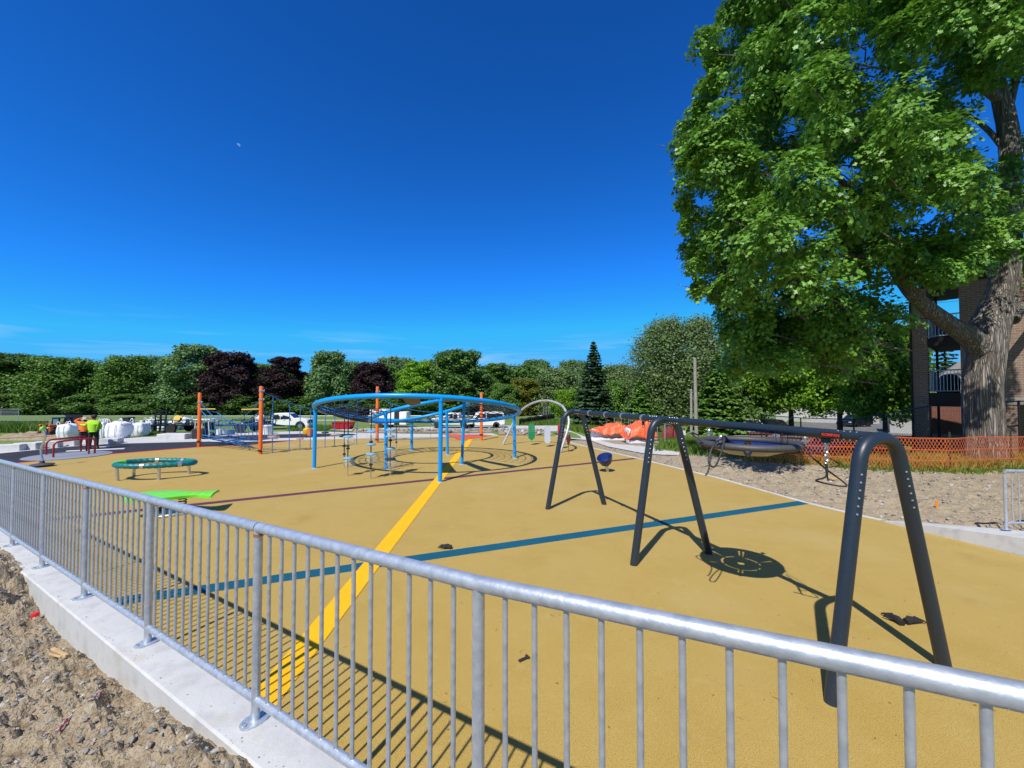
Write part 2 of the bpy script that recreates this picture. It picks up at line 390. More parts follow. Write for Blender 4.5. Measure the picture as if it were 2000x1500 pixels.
def right_dirt():
    mb = MB(); ss = np.concatenate([np.linspace(.03, 5.0, 105), np.linspace(5.1, 9, 24)]); ts = np.concatenate([np.linspace(-6, 6, 200), np.linspace(6.1, 17, 90)]); n = len(ss)
    for t in ts:
        for s in ss:
            p = CA+CD*t+CN*s
            mb.v.append((p.x, p.y, right_z(p.x, p.y)))
    for i in range(len(ts)-1):
        for j in range(n-1): mb.f.append((i*n+j, (i+1)*n+j, (i+1)*n+j+1, i*n+j+1)[::-1])
    return mb
struct('dirt_ground', right_dirt(), dirtr_m, True)
# rubble beds beyond the playground
def bed(l, up=.03, amp=.12):
    c = [GT(x, y) for x, y in l]; mb = MB(); n = 40; m = 8
    a, b, d, e = c   # left-near, right-near, right-far, left-far
    for i in range(n+1):
        for j in range(m+1):
            p = (a.lerp(b, i/n)).lerp(e.lerp(d, i/n), j/m)
            ed = min(1, 4*min(j/m, 1-j/m))
            mb.v.append((p.x, p.y, T(p.x, p.y)+up+ed*(amp*(.6+fr(p.x, p.y, 1.7)))))
    for i in range(n):
        for j in range(m): mb.f.append((i*(m+1)+j, (i+1)*(m+1)+j, (i+1)*(m+1)+j+1, i*(m+1)+j+1))
    return mb
bedA = ((690, 846), (960, 846), (960, 838.5), (690, 842)); bedB = ((975, 849.5), (1080, 850.5), (1052, 839.5), (965, 838.5))
struct('gravel_bed', bed(bedA), dirtr_m, True); struct('rubble_bed', bed(bedB), dirtr_m, True)
# loose stones: nobody could count them
def stones(spots, n, lo, hi, zf, pw=2.2):
    bm = bmesh.new(); bmesh.ops.create_icosphere(bm, subdivisions=1, radius=1); V0 = np.array([v.co[:] for v in bm.verts]); F0 = [[v.index for v in f.verts] for f in bm.faces]; bm.free()
    vs = []; fs = []
    for i in range(n):
        x, y = spots(); s = lo+(hi-lo)*random.random()**pw
        rot = np.array(Matrix.Rotation(random.random()*6.28, 3, Vector((random.random(), random.random(), .3)).normalized()))
        v = V0*(1+rng.normal(0, .16, (len(V0), 1)))*np.array([1, .6+.4*random.random(), .45+.4*random.random()])*s
        v = v@rot.T; v[:, 2] *= .75
        v += np.array([x, y, zf(x, y)+s*.25]); n0 = len(vs); vs += v.tolist(); fs += [[k+n0 for k in f] for f in F0]
    mb = MB(); mb.v = vs; mb.f = fs; return mb
stone_m = bpy.data.materials.new('mixed_stones'); stone_m.use_nodes = True
_n = stone_m.node_tree; _g = _n.nodes.new('ShaderNodeNewGeometry'); _r = _n.nodes.new('ShaderNodeValToRGB')
for p_, c_ in ((0, (.17, .18, .20)), (.3, (.30, .265, .215)), (.6, (.22, .19, .155)), (.85, (.42, .42, .41))):
    if p_ in (0,): e_ = _r.color_ramp.elements[0]
    elif p_ == .85: e_ = _r.color_ramp.elements[-1]
    else: e_ = _r.color_ramp.elements.new(p_)
    e_.position = p_; e_.color = (*c_, 1)
_n.links.new(_g.outputs['Random Per Island'], _r.inputs[0]); _n.links.new(_r.outputs[0], _n.nodes['Principled BSDF'].inputs['Base Color']); _n.nodes['Principled BSDF'].inputs['Roughness'].default_value = .85
def spot_left():
    k = random.uniform(-.5, 6); w = .2+3.2*random.random()**1.3; p = fpos(k, w); spot_left.kw = (k, w); return p.x, p.y
struct('gravel', stones(spot_left, 10500, .003, .026, lambda x, y: left_z(*spot_left.kw), 3), stone_m, kind='stuff')
def spot_right():
    t = random.uniform(-5, 13); s = random.uniform(.05, 6); p = CA+CD*t+CN*s; return p.x, p.y
struct('loose_stones', stones(spot_right, 6500, .008, .06, right_z, 3.2), stone_m, kind='stuff')
def spot_bed():
    q = bedA if random.random() < .5 else bedB; c = [GT(x, y) for x, y in q]
    p = c[0].lerp(c[1], random.random()).lerp(c[3].lerp(c[2], random.random()), random.random()); return p.x, p.y
struct('rubble', stones(spot_bed, 900, .05, .22, lambda x, y: T(x, y)+.1), stone_m, kind='stuff')
def spot_edge():
    t = random.uniform(-3, 14); s = -abs(random.gauss(0, .22))-.01; p = CA+CD*t+CN*s; return p.x, p.y
struct('dirt_crumbs', stones(spot_edge, 420, .002, .011, lambda x, y: .002, 2.5), stone_m, kind='stuff')
def spot_wall():
    k = random.uniform(-.4, 5.2); w = .15-abs(random.gauss(0, .07)); spot_wall.k = k; p = fpos(k, max(w, -.1)); return p.x, p.y
struct('soil_crumbs', stones(spot_wall, 260, .0012, .006, lambda x, y: wallz(spot_wall.k)+.001, 2.5), stone_m, kind='stuff')
# thin pale concrete edging along the right side of the playground
ep = [G(x, y) for x, y in edge_r]
mb = MB()
for a, b in zip(ep, ep[1:]):
    n = Vector(((b-a).y, -(b-a).x, 0)).normalized()*-1
    if n.x < 0: n = -n
    o_ = n*.11; z0, z1 = -.1, .014
    v = [a, b, b+o_, a+o_]; mb.add([Vector((q.x, q.y, z0)) for q in v]+[Vector((q.x, q.y, z1)) for q in v], [(4, 5, 6, 7), (0, 4, 7, 3), (1, 2, 6, 5), (0, 1, 5, 4), (3, 7, 6, 2)])
solo('concrete_edging', mb, concrete, 'thin pale concrete edging between tan rubber surface and bare gravel', 'edging', smooth=False)
# ---- retaining wall carrying the near railing
mb = MB(); kk = np.linspace(-3.2, 9, 26); NW = .16; IW = -.115
prof = [(NW, -.9), (NW, -.012), (NW-.012, 0), (IW+.012, 0), (IW, -.012), (IW, -.9)]
for k in kk:
    for w, z in prof:
        p = fpos(k, w); mb.v.append((p.x, p.y, wallz(k)+z if z > -.5 else -.25))
n = len(prof)
for i in range(len(kk)-1):
    for j in range(n-1): mb.f.append((i*n+j, i*n+j+1, (i+1)*n+j+1, (i+1)*n+j)[::-1])
wallm = ground_mat('cast_concrete_wall', [(1.3, 6, .42, .66, (.54, .55, .555)), (7, 7, .48, .72, (.43, .435, .44)), (2.4, 8, .62, .76, (.46, .42, .35)), (110, 2, .68, .76, (.36, .35, .34))], (.50, .51, .515), .9, .35, 60, .006)
solo('retaining_wall', mb, wallm, 'pale concrete retaining wall carrying the galvanised railing in the foreground', 'wall', smooth=False)
# widened slab where the wall meets the bank at the far left
mb = MB(); q = [fpos(4.25, .165), fpos(4.25, .62), fpos(9, 1.3), fpos(9, .165)]
mb.add([Vector((p.x, p.y, wallz(k)-.02)) for p, k in zip(q, (4.25, 4.25, 9, 9))]+[Vector((p.x, p.y, wallz(k)-.35)) for p, k in zip(q, (4.25, 4.25, 9, 9))], [(0, 1, 2, 3), (4, 7, 6, 5), (0, 4, 5, 1), (1, 5, 6, 2), (2, 6, 7, 3), (3, 7, 4, 0)])
solo('concrete_slab', mb, wallm, 'flat concrete slab beside the far left end of the retaining wall', 'slab', smooth=False)
# ---- low wall at right
mb = MB(); W_ = [(Vector((8.28, 9.2)), .02, .1), (Vector((8.62, 8.2)), .19, .45), (Vector((9.0, 7.2)), .32, .85), (Vector((9.7, 5.3)), .45, .9), (Vector((10.4, 3.4)), .55, .9)]
for p, z, ww in W_:
    for w, zz in ((0, -.1), (0, z), (ww, z), (ww, -.1)):
        mb.v.append((p.x+w*.94, p.y+w*.34, zz))
for i in range(len(W_)-1):
    for j in range(3): mb.f.append((i*4+j, (i+1)*4+j, (i+1)*4+j+1, i*4+j+1))
mb.f.append((0, 1, 2, 3))
solo('low_wall', mb, wallm, 'low pale concrete wall rising along the right edge of the playground', 'wall', smooth=False)
# ---- galvanised railings
def plate():
    m = MB(); pr = []
    for i in range(16):
        q = 2*math.pi*i/16; pr.append((.088*math.cos(q)*(1 if abs(math.cos(q)) < .9 else .96), .058*math.sin(q)))
    return m.prism(pr, 0, .012)
def railing(label, ks, posts, ztop, pos, ang, group, h=1.12, pk=13, share=False):
    a = pos(ks[0]); root = thing('railing', label, 'railing', (a.x, a.y, ztop(ks[0])-h), group)
    A, B = pos(ks[0]), pos(ks[1]); za, zb = ztop(ks[0]), ztop(ks[1])
    e = (B-A).normalized()*.004
    part('top_rail', MB().tube([A+Vector((0, 0, za))+e]+[pos(k)+Vector((0, 0, ztop(k))) for k in posts[1:-1]]+[B+Vector((0, 0, zb))-e], .030, 16), galv, root)
    for i in range(len(posts)-1):
        p, q = pos(posts[i]), pos(posts[i+1])
        part('bottom_rail', MB().tube([p+Vector((0, 0, ztop(posts[i])-h+.125)), q+Vector((0, 0, ztop(posts[i+1])-h+.125))], .0235, 14), galv, root)
    for k in (posts[:-1] if share else posts):
        p = pos(k); po = part('post', MB().tube([p+Vector((0, 0, ztop(k)-h+.01)), p+Vector((0, 0, ztop(k)-.01))], .0245, 16), galv, root)
        pl = plate(); M_ = Matrix.Translation((p.x, p.y, ztop(k)-h)) @ Matrix.Rotation(ang, 4, 'Z'); pl.v = [tuple(M_ @ Vector(v)) for v in pl.v]
        bp = part('base_plate', pl, galv, po, smooth=False)
        for s_ in (-1, 1): part('anchor_bolt', MB().lathe([(.011, 0), (.011, .010), (.006, .013), (.0001, .013)], n=8, M=M_ @ Matrix.Translation((s_*.062, 0, .012))), steel, bp)
        if posts[0] == k or posts[-1] == k:
            part('weld_collar', MB().tube([p+Vector((0, 0, ztop(k)-.034)), p+Vector((0, 0, ztop(k)-.05))], .0275, 14), rust, po)
    pm = None
    L_ = h-.125
    for i in range(len(posts)-1):
        for j in range(1, pk):
            k = posts[i]+(posts[i+1]-posts[i])*j/pk; p = pos(k)
            loc = Vector((p.x, p.y, ztop(k)-h+.125))-ORG[root.name]
            if pm is None:
                pm = part('picket', MB().tube([(0, 0, 0), (0, 0, L_)], .0105, 10), galv, root, local=True); pm.location = loc
            else: copy_part(pm, loc)
    return root
fang = math.atan2(fD.y, fD.x)+math.pi/2
GR = 'galvanised railing sections on the concrete wall'
railing('galvanised railing section nearest the camera, running out of the lower right corner', (1, -1), (1, 0, -1), railz, fpos, fang, GR)
railing('galvanised railing section between the two rust-ringed posts in the lower left', (3, 1), (3, 2, 1), railz, fpos, fang, GR, share=True)
railing('galvanised railing section at the left whose last post stands by the heaped clods', (5, 3), (5, 4, 3), railz, fpos, fang, GR, share=True)
railing('galvanised railing section leaving the photo at its left edge', (7, 5), (7, 6, 5), railz, fpos, fang, GR, share=True)
rp0 = Vector((9.33, 7.8, 0)); rdir = Vector((1, -.06, 0)).normalized()
def posr(k): return rp0+rdir*1.6*k
railing('short galvanised railing on the low wall at the right edge', (0, 2), (0, 1, 2), lambda k: .29+1.10, posr, 0, None, h=1.1)
# ================================================================ PLAY EQUIPMENT
def V(*a): return Vector(a)
def arc_path(pts, n=14):
    """Catmull-Rom through points"""
    P = [Vector(p) for p in pts]; out = []
    for i in range(len(P)-1):
        p0, p1, p2, p3 = P[max(i-1, 0)], P[i], P[i+1], P[min(i+2, len(P)-1)]
        for j in range(n):
            t = j/n
            out.append(.5*((2*p1)+(p2-p0)*t+(2*p0-5*p1+4*p2-p3)*t*t+(3*p1-p0-3*p2+p3)*t**3))
    out.append(P[-1]); return out
def sag(a, b, s, n=12):
    a, b = Vector(a), Vector(b)
    return [a.lerp(b, i/n)-Vector((0, 0, s*4*(i/n)*(1-i/n))) for i in range(n+1)]
def round_corners(P, r, n=8):
    P = [Vector(p) for p in P]; out = [P[0]]
    for i in range(1, len(P)-1):
        a = (P[i-1]-P[i]).normalized(); b = (P[i+1]-P[i]).normalized(); d = min(r, (P[i-1]-P[i]).length*.49, (P[i+1]-P[i]).length*.49)
        s, e = P[i]+a*d, P[i]+b*d
        for j in range(n+1):
            t = j/n; out.append(s*(1-t)**2+P[i]*2*t*(1-t)+e*t*t)
    out.append(P[-1]); return out
# ---- big swing frame
feet = [(G(1625, 1372), G(1844, 1303)), (G(1238, 1103), G(1384, 1081)), (G(1070, 994), G(1180, 985))]
bdir = Vector((1.6-3.65, 10.3-3.96, 0)).normalized(); bper = Vector((bdir.y, -bdir.x, 0))
c0 = Vector((3.65, 3.97, 0)); ST = [0, 3.27, 6.68]; HB = 2.40
cents = []
for (a, b), s_ in zip(feet, ST):
    m_ = (a+b)/2; s_ = (m_-c0).dot(bdir); cents.append(c0+bdir*s_)
swing = thing('swing_frame', 'large charcoal swing frame with three arched legs on tan rubber', 'swing', (c0.x, c0.y, 0))
bolt_me = None
def bolt(p, n, parent, r=.011):
    global bolt_me
    if bolt_me is None:
        bolt_me = mesh_of('bolt', MB().ball((0, 0, 0), 1, 8)); bolt_me.materials.append(steel)
    o = bpy.data.objects.new('bolt', bolt_me); link(o, parent); o.location = Vector(p)+n*.002-ORG[parent.name]; o.scale = (r, r, r); return o
for (a, b), m_ in zip(feet, cents):
    w = .80; top = HB
    A = m_-bper*w; B = m_+bper*w
    TA = m_-bper*.24+V(0, 0, top); TB = m_+bper*.24+V(0, 0, top)
    if (A-a).length > (A-b).length: a, b = b, a
    fr_ = part('leg_frame', MB().tube(round_corners([a-(TA-a).normalized()*.03, TA, TB, b-(TB-b).normalized()*.03], .30, 10), .0635, 20), dark_metal, swing)
    for foot, tp in ((a, TA), (b, TB)):
        ax = (tp-foot).normalized(); L_ = (tp-foot).length
        side = (Vector((0, 0, H))+Vector((0, 0, 0))-foot); cd_ = (Vector((0, 0, H))-foot).normalized()*.62-bdir*.42; nrm = (cd_-ax*cd_.dot(ax)).normalized()
        for j in range(6): bolt(foot+ax*(L_-.34-.075*j)+nrm*.0625, nrm, fr_)
bz = HB-.0
beam_parts = []
for i in range(2):
    A = cents[i]+bdir*.045+V(0, 0, bz); B = cents[i+1]-bdir*.045+V(0, 0, bz)
    bm_ = part('top_beam', MB().tube([A, B], .055, 20), dark_metal, swing); beam_parts.append(bm_)
    for q in (A+bdir*.22, B-bdir*.22):
        for j in range(4):
            for zz in (1, -.75):
                n_ = (V(-bper.x, -bper.y, 0)*.75+V(0, 0, zz)).normalized(); bolt(q+bdir*(.06*(j-1.5))+n_*.054, n_, bm_, .009)
    for q in (A+bdir*.12, B-bdir*.12):
        part('beam_sleeve', MB().tube([q-bdir*.16, q+bdir*.16], .0575, 20), dark_metal, bm_)
# hanger rings on the far bay
far_a, far_b = cents[1], cents[2]
for px in (1152, 1184, 1216, 1256):
    best = min((far_a.lerp(far_b, t/400) for t in range(401)), key=lambda p: abs(1000+F*p.x/p.y-px))
    q = best+V(0, 0, bz)
    rg = part('hanger_clamp', MB().tube([q-bdir*.022, q+bdir*.022], .067, 20), alum, swing)
    mb = MB().box(q-V(0, 0, .10), (.05, .03, .08), 0, .008)
    part('swivel_joint', mb, black_rubber, rg)
    mb = MB().tube([q-V(0, 0, .13)+V(.02*math.cos(t), .0, .03*math.sin(t)-.02) for t in np.linspace(0, 6.28, 12, endpoint=False)], .007, 6, closed=True)
    part('shackle', mb, black_rubber, rg)
# maker's badge on the near bay, facing the camera
near_a, near_b = cents[0], cents[1]
q = min((near_a.lerp(near_b, t/400) for t in range(401)), key=lambda p: abs(1000+F*p.x/p.y-1627))+V(0, 0, bz)
side = (V(-bper.x, -bper.y, 0)).normalized()
if side.dot(Vector((0, 0, H))-q) < 0: side = -side
MBadge = Matrix((( *(-bdir), 0), (0, 0, 1, 0), (*side, 0), (0, 0, 0, 1))).transposed(); MBadge.translation = q+side*.0545-V(0, 0, .006)
ol = [(.105*math.cos(t)*.25+(.088 if math.cos(t) > 0 else -.088), .028*math.sin(t)) for t in np.linspace(0, 6.28, 24, endpoint=False)]
mb = MB(); mb.prism(ol, -.004, .004, MBadge)
badge = part('maker_badge', mb, mat('badge_black', (.01, .01, .012), .3), beam_parts[0], smooth=False)
cu = bpy.data.curves.new('lettering', 'FONT'); cu.body = 'KOMPAN'; cu.size = .044; cu.align_x = 'CENTER'; cu.align_y = 'CENTER'; cu.extrude = .0012; cu.offset = .0012
tmp = bpy.data.objects.new('lettering', cu); C.objects.link(tmp); bpy.context.view_layer.update()
me = bpy.data.meshes.new_from_object(tmp); bpy.data.objects.remove(tmp)
o = bpy.data.objects.new('lettering', me); me.materials.append(mat('badge_red', (.75, .06, .03), .4))
Mt = MBadge.copy(); Mt.translation = MBadge.translation+side*.0058-ORG[badge.name]
me.transform(Mt); link(o, badge)
# universal joint hanging near the badge, with a slack cable back to the nest seat
q2 = min((near_a.lerp(near_b, t/400) for t in range(401)), key=lambda p: abs(1000+F*p.x/p.y-1611))+V(0, 0, bz)
jt = part('hanger_bracket', MB().box(q2-V(0, 0, .075), (.09, .05, .05), math.atan2(bdir.y, bdir.x), .006), dark_metal, swing)
mb = MB()
for i, zz in enumerate((.13, .175, .22, .265, .31)):
    ring = [q2-V(0, 0, zz)+(V(.018*math.cos(t), 0, .026*math.sin(t)) if i % 2 else V(0, .018*math.cos(t), .026*math.sin(t))) for t in np.linspace(0, 6.28, 12, endpoint=False)]
    mb.tube(ring, .0075, 6, closed=True)
mb.box(q2-V(0, 0, .12), (.045, .03, .06), 0, .008)
part('hanger_chain', mb, steel, jt)
part('cable_end', MB().tube([q2-V(0, 0, .33), q2-V(0, 0, .41), q2-V(-.012, 0, .52)], [.015, .013, .006], 8), black_rubber, jt)
# ---- nest seat tied up under the beam
SZ = 2.18; SR = .64
sc_ = min((near_a.lerp(near_b, t/400) for t in range(401)), key=lambda p: abs(1000+F*p.x/p.y-1459))
sc_ = V(sc_.x, sc_.y, SZ)
seat = thing('nest_seat', 'round nest swing seat with blue base tied up under the swing beam', 'swing seat', sc_)
mb = MB()
ringp = [sc_+V(SR*.90*math.cos(t), SR*.90*math.sin(t), 0) for t in np.linspace(0, 2*math.pi, 40, endpoint=False)]
mb.tube(ringp, .056, 14, closed=True); mb.v = [(v[0], v[1], SZ+(v[2]-SZ)*.8) for v in mb.v]
part('bumper_ring', mb, grey_rubber, seat)
def annulus_sector(mb, r0, r1, a0, a1, z0, z1, zt, n=8):
    vs = []
    for i in range(n+1):
        t = a0+(a1-a0)*i/n
        for r, zz in ((r0, z0), (r1, z1), (r1, z1+zt), (r0, z0+zt)): vs.append(sc_+V(r*math.cos(t), r*math.sin(t), zz))
    fs = []
    for i in range(n):
        for j in range(4): fs.append((i*4+j, i*4+(j+1) % 4, i*4+4+(j+1) % 4, i*4+4+j))
    fs += [(3, 2, 1, 0), tuple(n*4+j for j in range(4))]; mb.add(vs, fs)
for k in range(6):
    mb = MB(); annulus_sector(mb, .30, .60, k*math.pi/3+.09, (k+1)*math.pi/3-.09, -.13, -.03, .025)
    part('basket_panel', mb, navy, seat)
mb = MB(); annulus_sector(mb, .055, .27, 0, 2*math.pi, -.145, -.135, .025, 24); part('basket_centre', mb, navy, seat)
for k in range(6):
    t = k*math.pi/3; part('spoke', MB().tube([sc_+V(.27*math.cos(t), .27*math.sin(t), -.13), sc_+V(.62*math.cos(t), .62*math.sin(t), -.03)], .022, 8), black_rubber, seat)
cl = []
for k, t in enumerate((math.pi*.62, math.pi*1.18, math.pi*1.75, math.pi*.15)):
    e = sc_+V(.63*math.cos(t), .63*math.sin(t), .05)
    mb = MB().tube([e, e+V(0, 0, .07)], .02, 8).ball(e+V(0, 0, .075), .026, 8).tube([e+V(-.05, 0, .03), e+V(.05, 0, .03)], .014, 8)
    cl.append(part('cable_clamp', mb, steel, seat))
for a_, ctl in ((sc_+V(-.52, -.36, .10), [V(-.18, -.15, -.05), V(-.30, -.25, -.24), V(-.22, -.25, -.30), V(-.05, -.1, -.10), V(.02, .0, .02)]),
                (sc_+V(-.56, .2, .09), [V(-.15, -.1, .03), V(-.02, -.35, -.14), V(-.10, -.48, -.38), V(-.15, -.5, -.46)])):
    part('cable', MB().tube(arc_path([a_]+[a_+c for c in ctl], 8), .0105, 8), black_rubber, seat)
e = sc_+V(.42, -.44, .0)
mb = MB().tube(arc_path([sc_+V(.44, -.48, -.05), sc_+V(.46, -.75, -.20), sc_+V(.50, -1.0, -.345), V(q2.x-.04, q2.y+.1, 1.86), V(q2.x+.0, q2.y+.01, 1.93), V(q2.x, q2.y, 2.07)], 10), .0095, 8)
part('cable', mb, black_rubber, seat)
mb = MB().tube(arc_path([sc_+V(.47, -.40, .0), sc_+V(.50, -.9, -.12), V(q2.x-.01, q2.y+.04, 2.02)], 8), .006, 6); part('cable', mb, black_rubber, seat)
for px in (1519, 1532):
    b_ = min((near_a.lerp(near_b, t/400) for t in range(401)), key=lambda p: abs(1000+F*p.x/p.y-px))+V(0, 0, bz)
    part('zip_tie', MB().tube([b_+side*.058*math.cos(t)+V(0, 0, .058*math.sin(t)-(.17 if math.sin(t) < -.8 else 0)) for t in np.linspace(0, 6.28, 20, endpoint=False)], .004, 5, closed=True), black_rubber, seat)
part('zip_tie_tail', MB().tube([b_+V(0, 0, .06), b_+V(.03, -.02, .12), b_+V(.07, -.05, .17)], .0035, 5), black_rubber, seat)
# ---- tilted ring climber
RC = V(-3.73, 17.05, 0); RR = 4.05
def outer(t, r=RR):
    x, y = r*math.cos(t), r*math.sin(t); return RC+V(x, y, 2.12-.168*y)
IC = V(-3.85, 17.4, 0); IR = 2.06
def inner(t, r=IR):
    x, y = r*math.cos(t), r*math.sin(t); return IC+V(x, y, 2.13+.22*x-.13*y)
ring = thing('ring_climber', 'big tilted sky blue ring climber with rope net on blue posts', 'climbing frame', RC)
TT = np.linspace(0, 2*math.pi, 72, endpoint=False)
part('outer_ring', MB().tube([outer(t) for t in TT], .085, 16, closed=True), blue_paint, ring)
part('inner_ring', MB().tube([inner(t) for t in TT], .070, 16, closed=True), blue_paint, ring)
for px, py, wh in ((612, 914.5, 0), (858, 940, 0), (1007, 894.5, 0), (804, 880, 0), (757.6, 916, 1), (897, 907, 1), (877, 887.5, 1)):
    g = G(px, py); c_ = RC if wh == 0 else IC; t = math.atan2(g.y-c_.y, g.x-c_.x)
    p = outer(t) if wh == 0 else inner(t); g = V(p.x*.5+g.x*.5, p.y*.5+g.y*.5, -.02)
    po = part('post', MB().tube([g, V(p.x, p.y, p.z-.03)], .070 if wh == 0 else .062, 16), blue_paint, ring)
    part('collar', MB().tube([V(p.x, p.y, p.z-.14), V(p.x, p.y, p.z-.02)], .082 if wh == 0 else .073, 16), blue_paint, po)
    part('foot_ring', MB().lathe([(.095, 0), (.095, .006), (.07, .014)], (g.x, g.y, .001), 16), concrete, po)
mats_a = [R(-83), R(-62), R(-42)]
mb = MB(); SECT = [(R(-30), R(246))]
def net_pt(t, f):
    a, b = inner(t), outer(t); p = a.lerp(b, f); p.z -= .22*4*f*(1-f)*.5; return p
for i in range(34):
    t = R(-30)+R(276)*i/33; mb.tube([net_pt(t, f) for f in np.linspace(0, 1, 7)], .015, 5, caps=False)
for f in (.16, .32, .48, .64, .8, .93):
    mb.tube([net_pt(R(-30)+R(276)*i/66, f) for i in range(67)], .014, 5, caps=False)
for i in range(16):
    t = R(60)+R(180)*i/15; mb.tube([net_pt(t, 0), net_pt(t+R(11), .35), net_pt(t-R(8), .7), net_pt(t+R(3), 1)], .014, 5, caps=False)
part('rope_net', mb, rope_dark, ring)
for i in range(10):
    t = R(95)+R(115)*i/9; mb = MB().tube([inner(t), outer(t)], .03, 8); part('rope_bundle', mb, rope_blue, ring)
for a_, wd in zip(mats_a, (.46, .34, .34)):
    d0, d1 = wd*.5/IR*.75, wd*.5/RR*1.3
    mb = MB(); n = 6
    for i in range(n+1):
        f = i/n
        for s_ in (-1, 1):
            t = a_+s_*(d0+(d1-d0)*f); p = inner(t).lerp(outer(t), .04+.92*f); p.z -= .05*4*f*(1-f); mb.v += [(p.x, p.y, p.z), (p.x, p.y, p.z-.015)]
    for i in range(n):
        b_ = i*4; mb.f += [(b_, b_+4, b_+6, b_+2), (b_+1, b_+3, b_+7, b_+5), (b_, b_+1, b_+5, b_+4), (b_+2, b_+6, b_+7, b_+3)]
    part('membrane', mb, grey_rubber, ring)
disc_b = mat('pale_blue_disc', (.16, .40, .62), .35); 
wrapm = bpy.data.materials.new('clear_film'); wrapm.use_nodes = True
_t = wrapm.node_tree; _b = _t.nodes['Principled BSDF']; _b.inputs['Base Color'].default_value = (.8, .84, .86, 1); _b.inputs['Roughness'].default_value = .25
_x = _t.nodes.new('ShaderNodeMixShader'); _tr = _t.nodes.new('ShaderNodeBsdfTransparent'); _x.inputs[0].default_value = .16
_t.links.new(_tr.outputs[0], _x.inputs[1]); _t.links.new(_b.outputs[0], _x.inputs[2]); _t.links.new(_x.outputs[0], _t.nodes['Material Output'].inputs[0])
def film(c, h, r):
    mb = MB(); n = 14; m = 5; vs = []; sd_ = random.random()*9
    for i in range(m+1):
        for k in range(n):
            q = 2*math.pi*k/n; rr = r*(.6+.5*math.sin(i/m*2.4+.4))*(1+.35*noise.noise(Vector((math.cos(q)*2, math.sin(q)*2, i*.9+sd_))))
            vs.append((c[0]+rr*math.cos(q)*1.0+.05*i/m, c[1]+rr*math.sin(q), c[2]-h*i/m))
    mb.add(vs, [(i*n+k, i*n+(k+1) % n, (i+1)*n+(k+1) % n, (i+1)*n+k) for i in range(m) for k in range(n)]); return mb
def disc(c, r): return MB().lathe([(.0001, -.03), (r*.8, -.03), (r, -.01), (r, .012), (r*.85, .035), (.03, .05), (.0001, .05)], c, 16)
for px, py, discs in ((679, 929.5, [(853, 1, 1), (870.5, 0, 0), (876, 0, 0), (895, 1, 1)]), (724, 935, [(843, 1, 1), (868, 1, 0), (887, 1, 1), (907, 0, 0), (863, 0, 0)]),
                      (762, 929, [(840, 1, 1), (852.5, 1, 0), (860, 0, 0), (876, 1, 1), (897, 2, 1)]), (672, 913, [(852, 2, 0), (871, 0, 0), (887, 0, 0)]), (774, 876, [(845, 0, 0), (864, 0, 0)])):
    g = G(px, py); t = math.atan2(g.y-RC.y, g.x-RC.x); rr = min((g-RC).length/RR, 1)
    a = inner(t); f = max(0, min(1, ((g-RC).length-IR)/(RR-IR))); top = net_pt(t, f); top = V(g.x, g.y, top.z)
    rp = part('hanging_rope', MB().tube([g+V(0, 0, -.02), top], .020, 8), rope_dark, ring)
    part('ground_rod', MB().tube([g+V(0, 0, -.02), g+V(0, 0, .3)], .022, 8), steel, rp)
    for yy, kind, fl in discs:
        z = Dp(px, yy, g.y).z
        if kind == 1: part('step_disc', disc((g.x, g.y, z), .165), disc_b, rp)
        elif kind == 2: part('step_disc', disc((g.x, g.y, z), .19), black_rubber, rp)
        else: part('rope_knot', MB().lathe([(.025, -.04), (.06, -.025), (.06, .025), (.025, .04)], (g.x, g.y, z), 12), black_rubber, rp)
        if fl: part('packing_film', film((g.x+.03, g.y, z+.03), .34, .17), wrapm, rp)
# ---- orange poles with rope course
poles = []
for px, py, pt in ((388.5, 872, 767), (508.5, 887, 754.5), (736.5, 864.5, 755), (940, 860, 767)):
    g = G(px, py); poles.append((g, Dp(px, pt, g.y).z))
rope_course = thing('rope_course', 'blue rope course strung between four tall orange poles', 'climbing frame', poles[0][0])
pparts = []
for (g, zt), bands in zip(poles, ((785, 862), (763, 780, 880), (765, 775, 858), (783, 849))):
    po = part('pole', MB().lathe([(.088, -.02), (.088, zt-.02), (.075, zt), (.0001, zt)], (g.x, g.y, 0), 18), orange_paint, rope_course); pparts.append(po)
    px = 1000+F*g.x/g.y
    for b in bands:
        z = Dp(px, b, g.y).z
        part('rope_clamp', MB().lathe([(.09, -.045), (.110, -.045), (.110, .045), (.09, .045)], (g.x, g.y, z), 18), alum if z > .8 else black_rubber, po)
        part('clamp_lug', MB().box((g.x+.135, g.y-.02, z), (.09, .04, .06), 0, .01), steel, po)
def at_pole(i, y): g = poles[i][0]; return Dp(1000+F*g.x/g.y, y, g.y)
A0, A1, A2, A3 = [p[0] for p in poles]
# net bridge, first bay
a = at_pole(0, 785); b = at_pole(1, 780); off = V(-.35, -.55, 0); off2 = V(.35, .55, 0)
mb = MB(); L1 = sag(a, b, 1.05, 16); L2 = sag(at_pole(0, 800), at_pole(1, 801), .78, 16)
mb.tube(L1, .016, 6); mb.tube(L2, .02, 6)
L3 = [p+V(.25, .75, -.02) for p in L2]; L3[0] = L2[0]; L3[-1] = L2[-1]; mb.tube(L3, .018, 6)
part('handrail_rope', mb, rope_blue, rope_course)
low1 = sag(at_pole(0, 858)+V(.2, -.1, .0), at_pole(1, 872), .0, 16); low2 = [p+V(.3, .8, 0) for p in low1]
low1 = [V(p.x, p.y, .52+.25*abs(i/16-.5)) for i, p in enumerate(low1)]; low2 = [V(p.x, p.y, .52+.25*abs(i/16-.5)) for i, p in enumerate(low2)]
mb = MB(); mb.tube(low1, .02, 6); mb.tube(low2, .02, 6)
